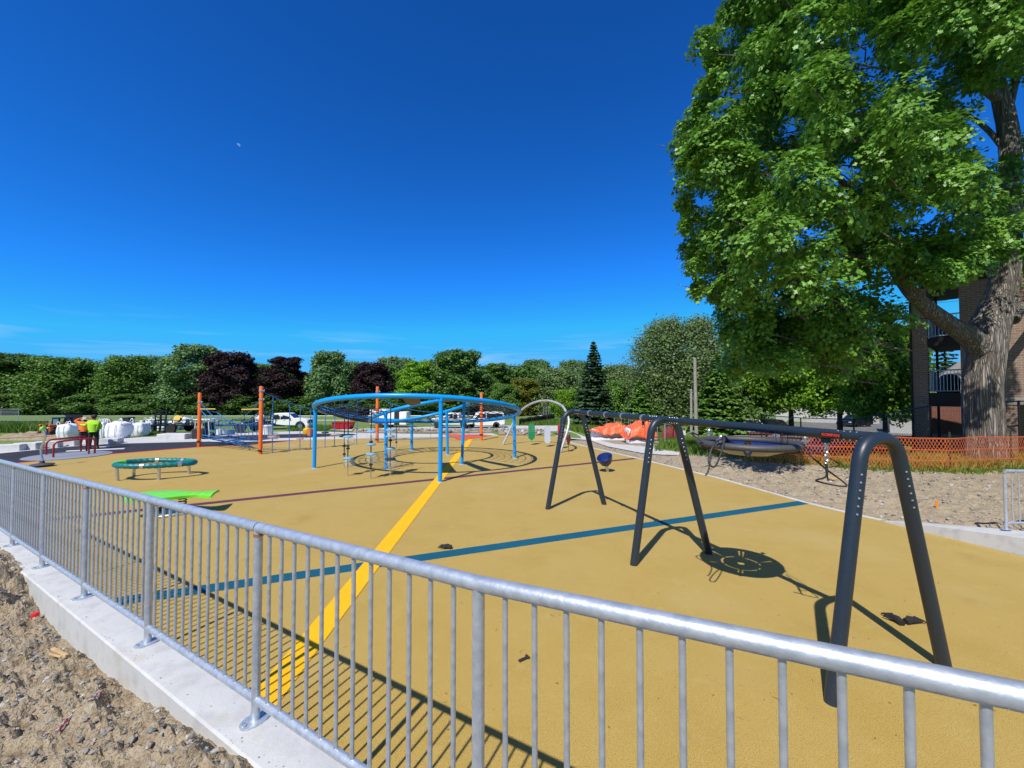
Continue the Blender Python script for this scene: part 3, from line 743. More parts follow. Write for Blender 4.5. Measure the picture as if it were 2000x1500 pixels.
for i in range(1, 16):
    mb.tube([L2[i], low1[i]], .012, 5); mb.tube([L3[i], low2[i]], .012, 5)
part('bridge_rope', mb, rope_blue, rope_course)
for i in range(2, 15, 2):
    c_ = (low1[i]+low2[i])/2; d_ = low2[i]-low1[i]
    part('rubber_step', MB().box(c_, (d_.length, .16, .04), math.atan2(d_.y, d_.x), .012), black_rubber, rope_course)
mb = MB(); n1 = G(395, 862); n2 = G(497, 876); n3 = G(478, 866.5)
for k in range(5):
    s_ = n1.lerp(G(430, 868), k/4)+V(0, 0, .1); e_ = n2.lerp(n3, k/4)
    mb.tube(sag(s_+V(0, 0, .15), V(e_.x, e_.y, .05), .02, 6), .016, 5); mb.tube(sag(low1[3+k*2], V(e_.x, e_.y, .05), -.05, 6), .016, 5)
for k in range(6):
    f = k/6; mb.tube([n1.lerp(n2, f)+V(0, 0, .30*(1-f)+.05), G(430, 868).lerp(n3, f)+V(0, 0, .32*(1-f)+.05)], .014, 5)
part('scramble_net', mb, rope_blue, rope_course)
yel = mat('yellow_bar_paint', (.72, .52, .12), .4)
for p, q in (((388.5, 799), (421, 799)), ((472, 800), (508.5, 799))):
    y0 = poles[0][0].y if p[0] < 450 else poles[1][0].y
    part('spreader_bar', MB().tube([Dp(p[0], p[1], y0), Dp(q[0], q[1], y0+(-.3 if p[0] < 450 else .3))], .03, 8), yel, rope_course)
# stepping-rope bay 2-3 and low rope bay 3-4
a, b = at_pole(1, 763), at_pole(2, 765); top = sag(a, b, .95, 24)
part('carrier_rope', MB().tube(top, .018, 6), rope_blue, rope_course)
for px, yb, dy, kind in ((532, 883, 853, 1), (561.5, 878.5, 0, 0), (585, 881, 857, 1), (611, 876, 0, 0), (637, 874, 845, 0), (658, 871.5, 849, 1), (699, 868, 0, 0)):
    p = min(top, key=lambda p: abs(1000+F*p.x/p.y-px)); g = V(p.x, p.y, -.02)
    rp = part('drop_rope', MB().tube([g, p], .018, 6), rope_blue, rope_course)
    if dy:
        z = Dp(px, dy, g.y).z
        part('step_disc', disc((g.x, g.y, z), .19), mat('faded_red_disc', (.45, .14, .10), .5) if kind else black_rubber, rp)
        if kind: part('packing_film', film((g.x+.02, g.y, z+.08), .22, .25), wrapm, rp)
a, b = at_pole(2, 858), at_pole(3, 849)
mb = MB().tube(sag(a, b, .10), .02, 6); a2, b2 = at_pole(2, 775), at_pole(3, 783); hi = sag(a2, b2, .8, 16); mb.tube(hi, .018, 6)
lo_ = sag(a, b, .1, 16)
for i in range(2, 15, 3): mb.tube([hi[i], lo_[i]], .010, 5)
part('balance_rope', mb, rope_blue, rope_course)
# ---- silver arch with hanging panels
p1, p2, p3 = G(982, 868.7), G(1094, 884), V(1.84, 22.55, 0); p3 = Dp(1068, 782.4, 22.4)
nrm = (p2-p1).cross(p3-p1).normalized()
def on_plane(px, py):
    d = ray(px, py); o_ = V(0, 0, H); return o_+d*((p1-o_).dot(nrm)/d.dot(nrm))
arch = thing('panel_arch', 'slender silver arch hung with coloured panels at the far right of the playground', 'play arch', (p1+p2)/2)
pth = arc_path([on_plane(*q) for q in ((982, 868.7), (1003.5, 823.5), (1012, 809), (1021, 799), (1034.6, 790), (1051, 784), (1068, 782.4), (1082, 785), (1097, 792), (1105, 803), (1110, 815), (1111, 825), (1109, 838), (1103, 858), (1094, 884))], 6)
part('arch_tube', MB().tube(pth, .062, 14), mat('pale_grey_tube', (.50, .52, .56), .35, .4), arch)
for px, py in ((1004, 822), (1034.6, 790.2), (1068, 782.6), (1097, 792), (1110, 821.5)):
    q = on_plane(px, py); i = min(range(1, len(pth)-1), key=lambda i: (pth[i]-q).length); d = (pth[i+1]-pth[i-1]).normalized()*.05
    part('tube_clamp', MB().tube([pth[i]-d, pth[i]+d], .075, 14), alum, arch)
pan_g = mat('green_panel', (.01, .24, .10), .45); pan_w = mat('pale_blue_panel', (.50, .58, .74), .3); pan_r = mat('red_panel', (.52, .03, .04), .4)
for (px, yt, yb, wpx, jx, jy, m_, nm) in ((1038.3, 826, 860, 12.4, 1037, 791, pan_g, 'green panel pierced with rows of small holes'), (1069, 831, 866, 12, 1069, 784, pan_w, 'pale blue mirror panel with rounded ends'), (1095, 827.5, 860, 11.5, 1096, 792, pan_r, 'red panel partly hidden by the swing leg')):
    j = on_plane(jx, jy); y = j.y; t_, b_ = Dp(px, yt, y), Dp(px, yb, y); w = wpx*y/F; h = t_.z-b_.z; c_ = (t_+b_)/2
    M_ = Matrix.Translation((c_.x, c_.y, c_.z)) @ Matrix.Rotation(R(8), 4, 'Z') @ Matrix.Rotation(R(90), 4, 'X')
    ol = [(-w/2, -h/2+.12), (-.03, -h/2), (.03, -h/2), (w/2, -h/2+.12), (w/2, h/2-.12), (.03, h/2), (-.03, h/2), (-w/2, h/2-.12)]
    if m_ is pan_w: ol = [(w/2*math.cos(t)*1.0, (h/2-w/2)*(1 if math.sin(t) >= 0 else -1)+w/2*math.sin(t)) for t in np.linspace(0, 6.28, 28, endpoint=False)]
    pn = part('hanging_panel', MB().prism(ol, -.03, .03, M_), m_, arch, smooth=False, label=nm)
    if m_ is pan_g:
        mb = MB()
        for r_ in range(5):
            for q in range(4): mb.lathe([(.014, 0), (.014, .004), (.0001, .004)], n=8, M=M_ @ Matrix.Translation((-w*.33+w*.22*q, .02+.09*r_, .03)))
        part('hole_rows', mb, mat('hole_pale', (.35, .55, .42), .6), pn)
    part('hanger_rod', MB().tube([V(c_.x, c_.y, c_.z+h/2-.02), V(j.x, j.y, j.z-.04)], .014, 6), black_rubber, pn)
q = on_plane(1109, 845); y = q.y
mb = MB().tube([q, V(q.x+.03, q.y, q.z-.25)], .012, 6).tube([V(q.x+.03, q.y, .5), V(q.x+.03, q.y, -.02)], .012, 6)
pr_ = part('drop_rope', mb, rope_dark, arch); zc = Dp(1109, 857, y).z
part('pod', MB().lathe([(.0001, -.28), (.05, -.25), (.10, -.1), (.11, .05), (.08, .2), (.03, .28), (.0001, .28)], (q.x+.03, y, zc), 12), mat('maroon_pod', (.10, .02, .03), .4), pr_)
# ---- blue spinner bowl
g = G(1187, 921.5); sb = thing('spinner_bowl', 'deep blue spinner bowl tilted on a short steel stem', 'spinner', g)
ax = V(-.20, -.05, 1).normalized(); M_ = Matrix.Translation(g+ax*.40) @ ax.to_track_quat('Z', 'Y').to_matrix().to_4x4() @ Matrix.Rotation(R(14), 4, 'Y') @ Matrix.Rotation(R(12), 4, 'X')
part('bowl', MB().lathe([(.0001, -.16), (.10, -.155), (.20, -.08), (.26, .05), (.29, .19), (.275, .205), (.25, .18), (.22, .06), (.16, -.02), (.0001, -.06)], n=28, M=M_), navy, sb)
part('stem', MB().tube([g-V(0, 0, .02), g+ax*.30], .055, 14), steel, sb)
part('stem_collar', MB().tube([g+ax*.22, g+ax*.27], .075, 14), black_rubber, sb)
# ---- teal ring perch
LG = [G(236.5, 938), G(310, 936.5), G(371, 925), G(259, 928)]
tc_ = V(-12.22, 14.15, 0)
tp = thing('ring_perch', 'low teal oval ring seat with a lime tip on four steel legs', 'play seat', tc_)
ang = R(-2)
u_ = V(math.cos(R(16)), math.sin(R(16)), 0); v_ = V(-u_.y, u_.x, 0)
def oval(t):
    x, y = 1.00*math.cos(t), .64*math.sin(t)*(1-.16*math.cos(t)); x += .10*math.cos(t)**3
    return tc_+u_*x+v_*y+V(0, 0, .485-.03*math.cos(t))
ts = np.linspace(0, 2*math.pi, 160, endpoint=False)
def ovtube(a, b, n, m_, name, r=.088):
    tt = np.linspace(a, b, n); rr = [r*(1 if (i % 4) > 1 else .89) if .5 < t % 6.283 < 2.6 or 3.7 < t % 6.283 < 5.8 else r for i, t in enumerate(tt)]
    o_ = MB().tube([oval(t) for t in tt], rr, 14); return part(name, o_, m_, tp)
ovtube(R(-160), R(160), 130, teal, 'ring_seat'); ovtube(R(160), R(200), 20, lime, 'lime_tip', .090)
for t in (R(55), R(105), R(-95), R(-40)):
    p = oval(t); d = (oval(t+.02)-oval(t-.02)).normalized()*.05; part('joint_band', MB().tube([p-d, p+d], .093, 14), alum, tp)
for g in LG:
    t = min(np.linspace(0, 6.28, 200), key=lambda t: (V(oval(t).x, oval(t).y, 0)-V(g.x, g.y, 0)).length); p = oval(t)
    part('leg', MB().tube([V(p.x*.75+g.x*.25, p.y*.75+g.y*.25, -.02), V(p.x, p.y, p.z-.06)], .05, 12), alum, tp)
# ---- lime rocker board
g = G(341, 1004); rk = thing('rocker_board', 'lime green wavy spring rocker board behind the railing', 'rocker', V(g.x, g.y, 0))
mb = MB(); nx, ny = 34, 10; L_ = 1.75; zb = .50
rx = V(.93, .36, 0).normalized(); ry = V(-rx.y, rx.x, 0); cc = V(g.x-.10, g.y+.02, 0)
def bw(f): return .42*(1-.55*sm(.45, .8, f)+.35*sm(.8, 1, f)) if f > .18 else .42*math.sqrt(max(.02, 1-((.18-f)/.19)**2))
for side_ in (0, 1):
    for i in range(nx+1):
        f = i/nx
        for j in range(ny+1):
            e = (j/ny*2-1); w = bw(f)*e
            z = zb+.025*math.cos((f-.25)*3.4)-.03*f+(.010*math.cos(f*150) if f > .78 else 0)-.03*e*e-(.06 if side_ else 0)
            p = cc+rx*((f-.5)*L_)+ry*w; mb.v.append((p.x, p.y, z))
N_ = (nx+1)*(ny+1)
for i in range(nx):
    for j in range(ny):
        a = i*(ny+1)+j; b = a+ny+1; mb.f += [(a, b, b+1, a+1), (N_+a, N_+a+1, N_+b+1, N_+b)]
for i in range(nx):
    a = i*(ny+1); b = a+ny+1; mb.f += [(a, N_+a, N_+b, b), (a+ny, b+ny, N_+b+ny, N_+a+ny)]
for j in range(ny): mb.f += [(j, j+1, N_+j+1, N_+j), (nx*(ny+1)+j, N_+nx*(ny+1)+j, N_+nx*(ny+1)+j+1, nx*(ny+1)+j+1)]
part('board', mb, lime, rk)
for s_ in (-.25, .22):
    mb = MB(); p = cc+rx*s_
    mb.tube([p+V(.075*math.cos(t), .075*math.sin(t), .06+.36*t/37.7) for t in np.linspace(0, 37.7, 110)], .014, 6); part('spring', mb, black_rubber, rk)
part('base_frame', MB().box(cc+V(0, 0, .035), (.75, .34, .07), math.atan2(rx.y, rx.x), .015).box(cc+rx*.1-ry*.22+V(0, 0, .03), (.5, .16, .05), math.atan2(rx.y, rx.x)+.3, .012), galv, rk)
# ---- wavy spinner pole
g = G(82, 911); sp = thing('spinner_pole', 'wavy grey spinner pole with lime handle on a black disc', 'spinner', g)
part('disc_base', MB().lathe([(.10, 0), (.33, .05), (.36, .075), (.33, .10), (.08, .14), (.07, .22), (.0001, .22)], (g.x, g.y, -.0), 24), grey_rubber, sp)
zz = [(910, 83), (898, 83), (890, 81), (880, 80), (872, 81), (864, 85), (857, 88), (850, 88.5), (843, 86), (839, 84.5)]
part('pole', MB().tube(arc_path([Dp(x, y, g.y) for y, x in zz], 4), .036, 12), alum, sp)
q = Dp(84.5, 838, g.y); part('handle', MB().tube([q+V(-.11, 0, -.02), q+V(-.03, 0, .0), q+V(.02, 0, .06), q+V(.03, 0, .13)], [.05, .06, .06, .05], 10), lime, sp)
# ---- red handrail carousel
c_ = G(134.5, 890.5); pad = thing('rail_carousel', 'grey disc carousel with two long red handrails on black rubber', 'carousel', c_)
part('turntable', MB().lathe([(1.40, 0), (1.46, .012), (1.46, .03), (1.40, .045), (.0001, .045)], (c_.x, c_.y, -.003), 48), mat('grey_turntable', (.20, .22, .27), .7, 0, (.26, .28, .33), 20, 3), pad)
f1, f2 = G(104, 895), G(185, 887.3); b1, b2 = G(90, 890), G(169, 882)
for a, b in ((f1, f2), (b1, b2)):
    d = (b-a).normalized(); h = .72
    part('handrail', MB().tube(round_corners([a, a+V(0, 0, h), b+V(0, 0, h+.06), b], .22, 8), .038, 12), red_paint, pad)
    m_ = a.lerp(b, .85); part('rail_post', MB().tube([m_+V(0, 0, .03), m_+V(0, 0, h+.04)], .034, 10), red_paint, pad)
# ================================================================ VEHICLES, PEOPLE, SITE CLUTTER
def bevel(o, w=.03, seg=2):
    m = o.modifiers.new('Bevel', 'BEVEL'); m.width = w; m.segments = seg; m.limit_method = 'ANGLE'; m.angle_limit = R(35); return o
def arch_pts(cx, cz, r, a0=0, a1=180, n=9):
    return [(cx+r*math.cos(R(a0+(a1-a0)*i/n)), cz+r*math.sin(R(a0+(a1-a0)*i/n))) for i in range(n+1)]
def vehicle(name, label, cat, loc, rz, out, W, belt, roof, wheels, wr, paint, wins, screens=(), group=None, tumble=.13, lamps=(), tails=(), mirrors=None, bumpers=(), plate=None):
    root = thing(name, label, cat, loc, group, rz)
    hw = lambda z: W/2*(1-tumble*sm(belt, roof, z))
    n = len(out); mb = MB()
    a = sum(out[i][0]*out[(i+1) % n][1]-out[(i+1) % n][0]*out[i][1] for i in range(n))
    o_ = out if a > 0 else out[::-1]
    for s_ in (-1, 1): mb.v += [(x, s_*hw(z), z) for x, z in o_]
    mb.f += [tuple(range(n)), tuple(range(2*n-1, n-1, -1))]+[((i+1) % n, i, n+i, n+(i+1) % n) for i in range(n)]
    body = bevel(part('body', mb, paint, root, local=True), .05, 3)
    for w in wins:
        for s_ in (-1, 1):
            mb = MB(); m = len(w); q = [(x, s_*(hw(z)+.006), z) for x, z in w]; q2 = [(x, s_*(hw(z)-.02), z) for x, z in w]
            f = tuple(range(m)) if s_ < 0 else tuple(range(m-1, -1, -1))
            ar = sum(w[i][0]*w[(i+1) % m][1]-w[(i+1) % m][0]*w[i][1] for i in range(m))
            if ar < 0: f = f[::-1]
            mb.add(q+q2, [f]+[(i, (i+1) % m, m+(i+1) % m, m+i) for i in range(m)]); part('side_window', mb, glass_dark, root, local=True, smooth=False)
    for (x0, z0), (x1, z1), nm in screens:
        d = Vector((x1-x0, z1-z0)).normalized(); nx, nz = (-d.y, d.x)
        if nx*(x0-sum(p[0] for p in out)/n) < 0: nx, nz = -nx, -nz
        w0, w1 = hw(z0)*.9, hw(z1)*.88; e = .012
        q = [(x0+nx*e, -w0, z0+nz*e), (x0+nx*e, w0, z0+nz*e), (x1+nx*e, w1, z1+nz*e), (x1+nx*e, -w1, z1+nz*e)]
        q2 = [(a_[0]-nx*.03, a_[1], a_[2]-nz*.03) for a_ in q]
        mb = MB().add(q+q2, [(0, 1, 2, 3)]+[(i, (i+1) % 4, 4+(i+1) % 4, 4+i) for i in range(4)]); part(nm, mb, glass_dark, root, local=True, smooth=False)
    wp = None
    for x in wheels:
        for s_ in (-1, 1):
            if wp is None:
                M_ = Matrix.Rotation(R(90), 4, 'X')
                wp = thing('wheel', None, None, (x, s_*(W/2-.12), wr)); wp.parent = root
                part('tyre', MB().lathe([(wr*.62, -.11), (wr*.93, -.115), (wr, -.07), (wr, .07), (wr*.93, .115), (wr*.62, .11), (wr*.6, 0), (wr*.62, -.11)], n=24, M=M_), tyre, wp, local=True)
                mb = MB().lathe([(wr*.62, -.10), (wr*.62, .10)], n=20, M=M_)
                for sg in (-1, 1):
                    mb.lathe([(.0001, sg*.075), (wr*.16, sg*.085), (wr*.2, sg*.07), (wr*.5, sg*.06), (wr*.62, sg*.1)], n=20, M=M_)
                part('rim', mb, alum, wp, local=True)
            else:
                c = copy_tree(wp, root); c.location = (x, s_*(W/2-.12), wr)
    for (x, y, z, dx, dy, dz) in lamps: part('headlight', MB().box((x, y, z), (dx, dy, dz), 0, .02), mat('lamp_glass', (.75, .77, .8), .1), root, local=True)
    for (x, y, z, dx, dy, dz) in tails: part('tail_light', MB().box((x, y, z), (dx, dy, dz), 0, .015), mat('tail_red', (.4, .01, .01), .2), root, local=True)
    for (x, z) in ([mirrors] if mirrors else []):
        for s_ in (-1, 1): part('wing_mirror', MB().box((x, s_*(W/2+.1), z), (.12, .2, .2), 0, .03), black_paint, root, local=True)
    for (x, z, dz) in bumpers: part('bumper', MB().box((x, 0, z), (.16, W*.96, dz), 0, .04), chrome if paint is white_paint else black_rubber, root, local=True)
    return root
def truck_out(L, nose, cabr, arches, wr, bed=1.25):
    pass
def rz_for(px, ang): return R(ang)
# white crew cab truck with a black stake bed
WR = .42
cab = [(-.02, .60), (-.02, 1.2), (.05, 1.85), (.2, 2.0), (1.75, 2.02), (2.0, 1.95), (2.62, 1.40), (4.0, 1.28), (4.2, 1.15), (4.25, .62), (3.92, .55)]+arch_pts(3.35, .48, .52)[1:-1]+[(2.8, .52), (.1, .52)]
g = GT(537, 838); tr = vehicle('pickup_truck', 'white crew cab truck with black stake bed parked behind the second orange pole', 'truck', g, R(6), cab, 2.0, 1.25, 2.02, (3.35, -1.0), WR, white_paint,
    [[(.22, 1.28), (.28, 1.80), (.98, 1.86), (.98, 1.28)], [(1.06, 1.28), (1.06, 1.86), (1.75, 1.84), (2.28, 1.36), (2.2, 1.28)]], [((2.62, 1.42), (2.02, 1.92), 'windscreen')], lamps=[(4.2, s*.78, 1.02, .1, .36, .26) for s in (-1, 1)], mirrors=(2.15, 1.40), bumpers=((4.27, .62, .26),))
part('grille', MB().box((4.24, 0, 1.0), (.06, 1.15, .34), 0, .02), black_rubber, tr, local=True)
for s in (-1, 1):
    for x in (.62, 1.55): part('door_handle', MB().box((x, s*1.0, 1.14), (.18, .03, .04), 0, .01), black_rubber, tr, local=True)
mb = MB().box((-1.6, 0, .92), (3.1, 2.1, .16), 0, .02).box((-1.6, 0, .68), (3.0, .8, .3)); part('flat_bed', mb, black_paint, tr, local=True)
mb = MB()
for y in (-.98, -.5, 0, .5, .98): mb.box((-.12, y, 1.5), (.08, .08, 1.1))
for z in (1.25, 1.5, 1.75, 2.02): mb.box((-.12, 0, z), (.06, 2.04, .07))
part('headboard', mb, black_paint, tr, local=True)
mb = MB()
for x in (-.45, -1.4, -2.3, -3.05):
    for y in (-1.0, 1.0): mb.box((x, y, 1.25), (.07, .05, .55))
part('stake', mb, black_paint, tr, local=True)
# black ladder leaning at the headboard
def ladder(label, g, h, w, rz, group, lean=.25, n=7):
    M_ = Matrix.Translation(g) @ Matrix.Rotation(rz, 4, 'Z') @ Matrix.Rotation(-lean, 4, 'X')
    mb = MB()
    for s in (-1, 1): mb.box((0, 0, 0), (.06, .09, h), 0, 0, M_ @ Matrix.Translation((s*w/2, 0, h/2)))
    for i in range(n): mb.box((0, 0, 0), (w, .07, .06), 0, 0, M_ @ Matrix.Translation((0, 0, h*(i+.5)/n)))
    return solo('loading_ramp', mb, black_paint, label, 'ramp', group, smooth=False)
# white pickup behind the ring climber
pk = [(-.0, .62), (-.02, 1.22), (1.75, 1.25), (1.8, 1.85), (1.95, 1.98), (3.1, 2.0), (3.35, 1.93), (3.95, 1.40), (5.2, 1.27), (5.4, 1.1), (5.42, .65), (5.05, .55)]+arch_pts(4.55, .48, .5)[1:-1]+[(4.0, .5), (1.6, .5)]+arch_pts(1.15, .48, .5)[1:-1]+[(.6, .55)]
g = GT(926, 836.5); ln = 5.4
vehicle('pickup_truck', 'white single cab pickup truck seen side on behind the ring climber', 'truck', g, R(180-4), pk, 1.95, 1.25, 2.0, (1.15, 4.55), .42, white_paint,
    [[(1.95, 1.28), (2.0, 1.82), (2.5, 1.86), (2.5, 1.28)], [(2.56, 1.28), (2.56, 1.86), (3.08, 1.84), (3.6, 1.36), (3.5, 1.28)]], [((3.95, 1.42), (3.38, 1.90), 'windscreen')], lamps=[(5.38, s*.76, 1.0, .1, .34, .24) for s in (-1, 1)], tails=[(.0, s*.9, 1.0, .06, .12, .3) for s in (-1, 1)], mirrors=(3.5, 1.40), bumpers=((5.43, .62, .24),))
# white van further right
vn = [(0, .5), (-.04, 1.2), (.12, 2.0), (.3, 2.1), (3.2, 2.08), (3.6, 1.95), (4.2, 1.2), (4.9, 1.0), (5.0, .5), (4.75, .42)]+arch_pts(4.2, .4, .42)[1:-1]+[(3.7, .4), (1.5, .4)]+arch_pts(1.05, .4, .42)[1:-1]+[(.55, .42)]
g = GT(984, 835.5)
vehicle('white_van', 'white van with long dark side window standing left of the silver arch', 'van', g, R(180+8), vn, 1.9, 1.25, 2.1, (1.05, 4.2), .36, white_paint,
    [[(.2, 1.35), (.32, 1.88), (2.3, 1.90), (2.3, 1.35)], [(2.4, 1.35), (2.4, 1.9), (3.2, 1.88), (3.75, 1.35)]], [((4.2, 1.24), (3.62, 1.9), 'windscreen')], tails=[(-.02, s*.85, 1.2, .06, .14, .4) for s in (-1, 1)], mirrors=(3.7, 1.3), bumpers=((5.0, .55, .2), (-.03, .52, .2)))
# dark cars at right
suv = [(0, .45), (-.03, .95), (.15, 1.1), (.45, 1.58), (.8, 1.66), (2.6, 1.64), (3.4, 1.05), (4.4, .92), (4.55, .75), (4.55, .38), (4.2, .3)]+arch_pts(3.65, .33, .38)[1:-1]+[(3.2, .3), (1.3, .3)]+arch_pts(.9, .33, .38)[1:-1]+[(.4, .35)]
sw = [[(.5, 1.08), (.62, 1.5), (1.55, 1.54), (1.55, 1.06)], [(1.63, 1.06), (1.63, 1.54), (2.5, 1.52), (3.1, 1.06)]]
def car(label, g, rz, paint, group=None):
    return vehicle('parked_car', label, 'car', g, rz, suv, 1.82, 1.02, 1.66, (.9, 3.65), .33, paint, sw, [((3.38, 1.08), (2.66, 1.6), 'windscreen'), ((.16, 1.14), (.43, 1.54), 'rear_window')], group, .2, [(4.46, s*.68, .78, .16, .34, .14) for s in (-1, 1)], [(.02, s*.75, .95, .1, .26, .16) for s in (-1, 1)], (2.85, 1.06), ((4.55, .5, .2), (-.02, .5, .2)))
GC = 'cars parked beyond the orange netting'
g = GT(1690, 834); c_ = car('black car with bright alloy wheels parked on grey asphalt before the white house', g, R(180+22), black_paint, GC)
bluep = mat('dark_blue_car_paint', (.012, .02, .11), .25)
g = Dp(1722, 884, 21.5); g.z = T(g.x, g.y); car('dark blue car in tree shade close behind the orange netting', g, R(180+6), bluep, GC)
g = GT(1450, 846); car('white car half hidden behind the nest swing seat', g, R(-100), white_paint, GC)
g = GT(1490, 847); car('black car nosed in beside the white car behind the nest seat', g, R(-96), black_paint, GC)
# white enclosed trailer with open side door
g = GT(722, 836); L_ = 4.6; tl = thing('enclosed_trailer', 'white enclosed trailer with dark open side door behind the third orange pole', 'trailer', g, None, R(-2))
part('trailer_box', MB().box((1.6, .9, 1.42), (3.2, 1.9, 1.95), 0, .05), white_paint, tl, local=True)
part('front_section', MB().box((4.3, .9, 1.25), (.95, 1.85, 1.7), 0, .08), white_paint, tl, local=True)
part('doorway_shade_block', MB().box((3.5, .93, 1.3), (.62, 1.7, 1.75)), mat('painted_interior_shade', (.02, .02, .022), .9), tl, local=True)  # solid block; the shade inside the open doorway is put into its colour
part('floor_frame', MB().box((2.4, .9, .42), (4.7, 1.6, .12), 0, .02), black_paint, tl, local=True)
for x in (1.4, 2.2):
    part('wheel', MB().lathe([(.18, -.1), (.33, -.1), (.34, 0), (.33, .1), (.18, .1), (.0001, .08)], n=20, M=Matrix.Translation((x, .0, .33)) @ Matrix.Rotation(R(90), 4, 'X')), tyre, tl, local=True)
    part('wheel', MB().lathe([(.18, -.1), (.33, -.1), (.34, 0), (.33, .1), (.18, .1), (.0001, .08)], n=20, M=Matrix.Translation((x, 1.8, .33)) @ Matrix.Rotation(R(90), 4, 'X')), tyre, tl, local=True)
part('roof_edge', MB().box((1.6, .9, 2.42), (3.24, 1.94, .06), 0, .02), alum, tl, local=True)
# red skip
g = GT(671, 838.5); mb = MB(); w = 2.2
sk = thing('red_skip', 'low red steel skip standing on the grass behind the ring climber', 'skip', g)
M_ = Matrix.Translation(g) @ Matrix.Rotation(R(90), 4, 'X')
part('tub', MB().prism([(-.95, .08), (.95, .08), (1.2, .85), (-1.2, .85)], -.7, .7, M_), red_paint, sk, smooth=False)
mb = MB()
for x in (-.8, -.27, .27, .8): mb.box(g+V(x, -.72, .46), (.07, .06, .74))
part('rib', mb, red_paint, sk, smooth=False)
part('rim', MB().box(g+V(0, -.72, .87), (2.5, .08, .08), 0, .01).box(g+V(0, .72, .87), (2.5, .08, .08), 0, .01).box(g+V(-1.2, 0, .87), (.08, 1.36, .08), 0, .01).box(g+V(1.2, 0, .87), (.08, 1.36, .08), 0, .01), red_paint, sk, smooth=False)
# low black trailers
def flat_trailer(label, pxw, L_, rz, group):
    g = GT(*pxw); r_ = thing('flat_trailer', label, 'trailer', g, group, rz)
    part('deck', MB().box((0, 0, .62), (L_, 1.7, .10), 0, .01), black_paint, r_, local=True)
    mb = MB()
    for y in (-.84, .84):
        mb.box((0, y, .98), (L_, .05, .05))
        for i in range(5): mb.box((-L_/2+L_*i/4, y, .82), (.05, .05, .34))
    part('side_rail', mb, black_paint, r_, local=True)
    part('drawbar', MB().tube([(L_/2, -.5, .58), (L_/2+1.1, 0, .5), (L_/2, .5, .58)], .05, 8), black_paint, r_, local=True)
    for y in (-.95, .95):
        wv = part('wheel', MB().lathe([(.19, -.09), (.33, -.1), (.35, 0), (.33, .1), (.19, .09)], n=20, M=Matrix.Translation((0, y, .35)) @ Matrix.Rotation(R(90), 4, 'X')), tyre, r_, local=True)
        part('rim', MB().lathe([(.0001, -.08), (.19, -.085), (.19, .085), (.0001, .08)], n=16, M=Matrix.Translation((0, y, .35)) @ Matrix.Rotation(R(90), 4, 'X')), white_paint if L_ > 3.4 else alum, wv, local=True)
        part('mudguard', MB().tube([(.44*math.cos(t), y, .35+.44*math.sin(t)) for t in np.linspace(.1, 3.04, 10)], .04, 6), black_paint, r_, local=True)
    return r_
GTR = 'low black flat trailers'
flat_trailer('black flat trailer with white wheel hub left of the first orange pole', (352, 845), 3.9, R(5), GTR)
flat_trailer('black flat trailer with dull hub seen under the rope bridge', (484, 845), 3.3, R(4), GTR)
GL = 'upright black loading ramps'
for i, (px, lb) in enumerate(((307, 'black ladder-like loading ramp standing upright, the left one of the pair'), (317, 'black ladder-like loading ramp standing upright, the right one of the pair'))):
    ladder(lb, GT(px, 846), 1.75, .42, 0, GL, .05, 8)
ladder('tall black ladder leaning at the back of the white crew cab truck', GT(521, 840), 2.5, .7, 0, None, .1, 8)
# ---- bulk bags
def bag(label, pl, pr, pb, pt, top='loops', lean=0.0, group='white bulk bags of rubber granules'):
    c = GT((pl+pr)/2, pb); w = (pr-pl)*c.y/F*(.72 if c.y < 32 else .85); h = (pb-pt)*c.y/F*(1.08 if c.y < 32 else .95); d = w*.9
    r_ = thing('bulk_bag', label, 'bag', c, group)
    mb = MB(); n = 32; m = 14; sd_ = random.random()*50
    for i in range(m+1):
        f = i/m
        q = .86+.18*math.sin(min(1, f*1.15)*math.pi*.85) if f < .92 else .9-.5*((f-.92)/.08)
        if f < .06: q *= .9
        for k in range(n):
            t = 2*math.pi*k/n; e = .45
            x = math.copysign(abs(math.cos(t))**e, math.cos(t))*w/2*q; y = math.copysign(abs(math.sin(t))**e, math.sin(t))*d/2*q
            nz = noise.noise(Vector((x*2.2+sd_, y*2.2, f*2.5)))*.10*w + noise.noise(Vector((x*6+sd_, y*6, f*5)))*.04*w
            x *= 1+nz/w*1.1; y *= 1+nz/w*1.1
            mb.v.append((c.x+x+lean*f*w, c.y+y, c.z+h*f*(1-.0)+(nz*.8 if f > .6 else 0)))
    mb.f += [(i*n+k, i*n+(k+1) % n, (i+1)*n+(k+1) % n, (i+1)*n+k) for i in range(m) for k in range(n)]+[tuple(m*n+k for k in range(n)), tuple(range(n-1, -1, -1))]
    o = part('sack', mb, bagw, r_)
    for sx in (-1, 1):
        for sy in (-1, 1):
            p = V(c.x+sx*w*.40+lean*w, c.y+sy*d*.40, c.z+h*.93)
            part('lifting_loop', MB().tube(arc_path([p+V(-sx*.02, 0, -.12), p+V(sx*.02, 0, .10*h), p+V(-sx*.10, sy*.02, .19*h), p+V(-sx*.20, 0, .02)], 4), .022, 6), bagw, r_)
    for fx in (-.18, .22):
        part('seam_strap', MB().tube([(c.x+fx*w+lean*f*w, c.y-d/2*(.93+.17*math.sin(min(1, f*1.15)*math.pi*.85))-.012, c.z+h*f) for f in np.linspace(.05, .85, 8)], .013, 5), mat('strap_blue_grey', (.33, .40, .52), .7), r_)
    return r_
bag('plump white bulk bag just left of the worker in orange', 114, 151, 857.5, 829.5)
bag('narrow white bulk bag between the yellow-shirted worker and a plump leaning bag', 192.5, 209, 855.5, 825)
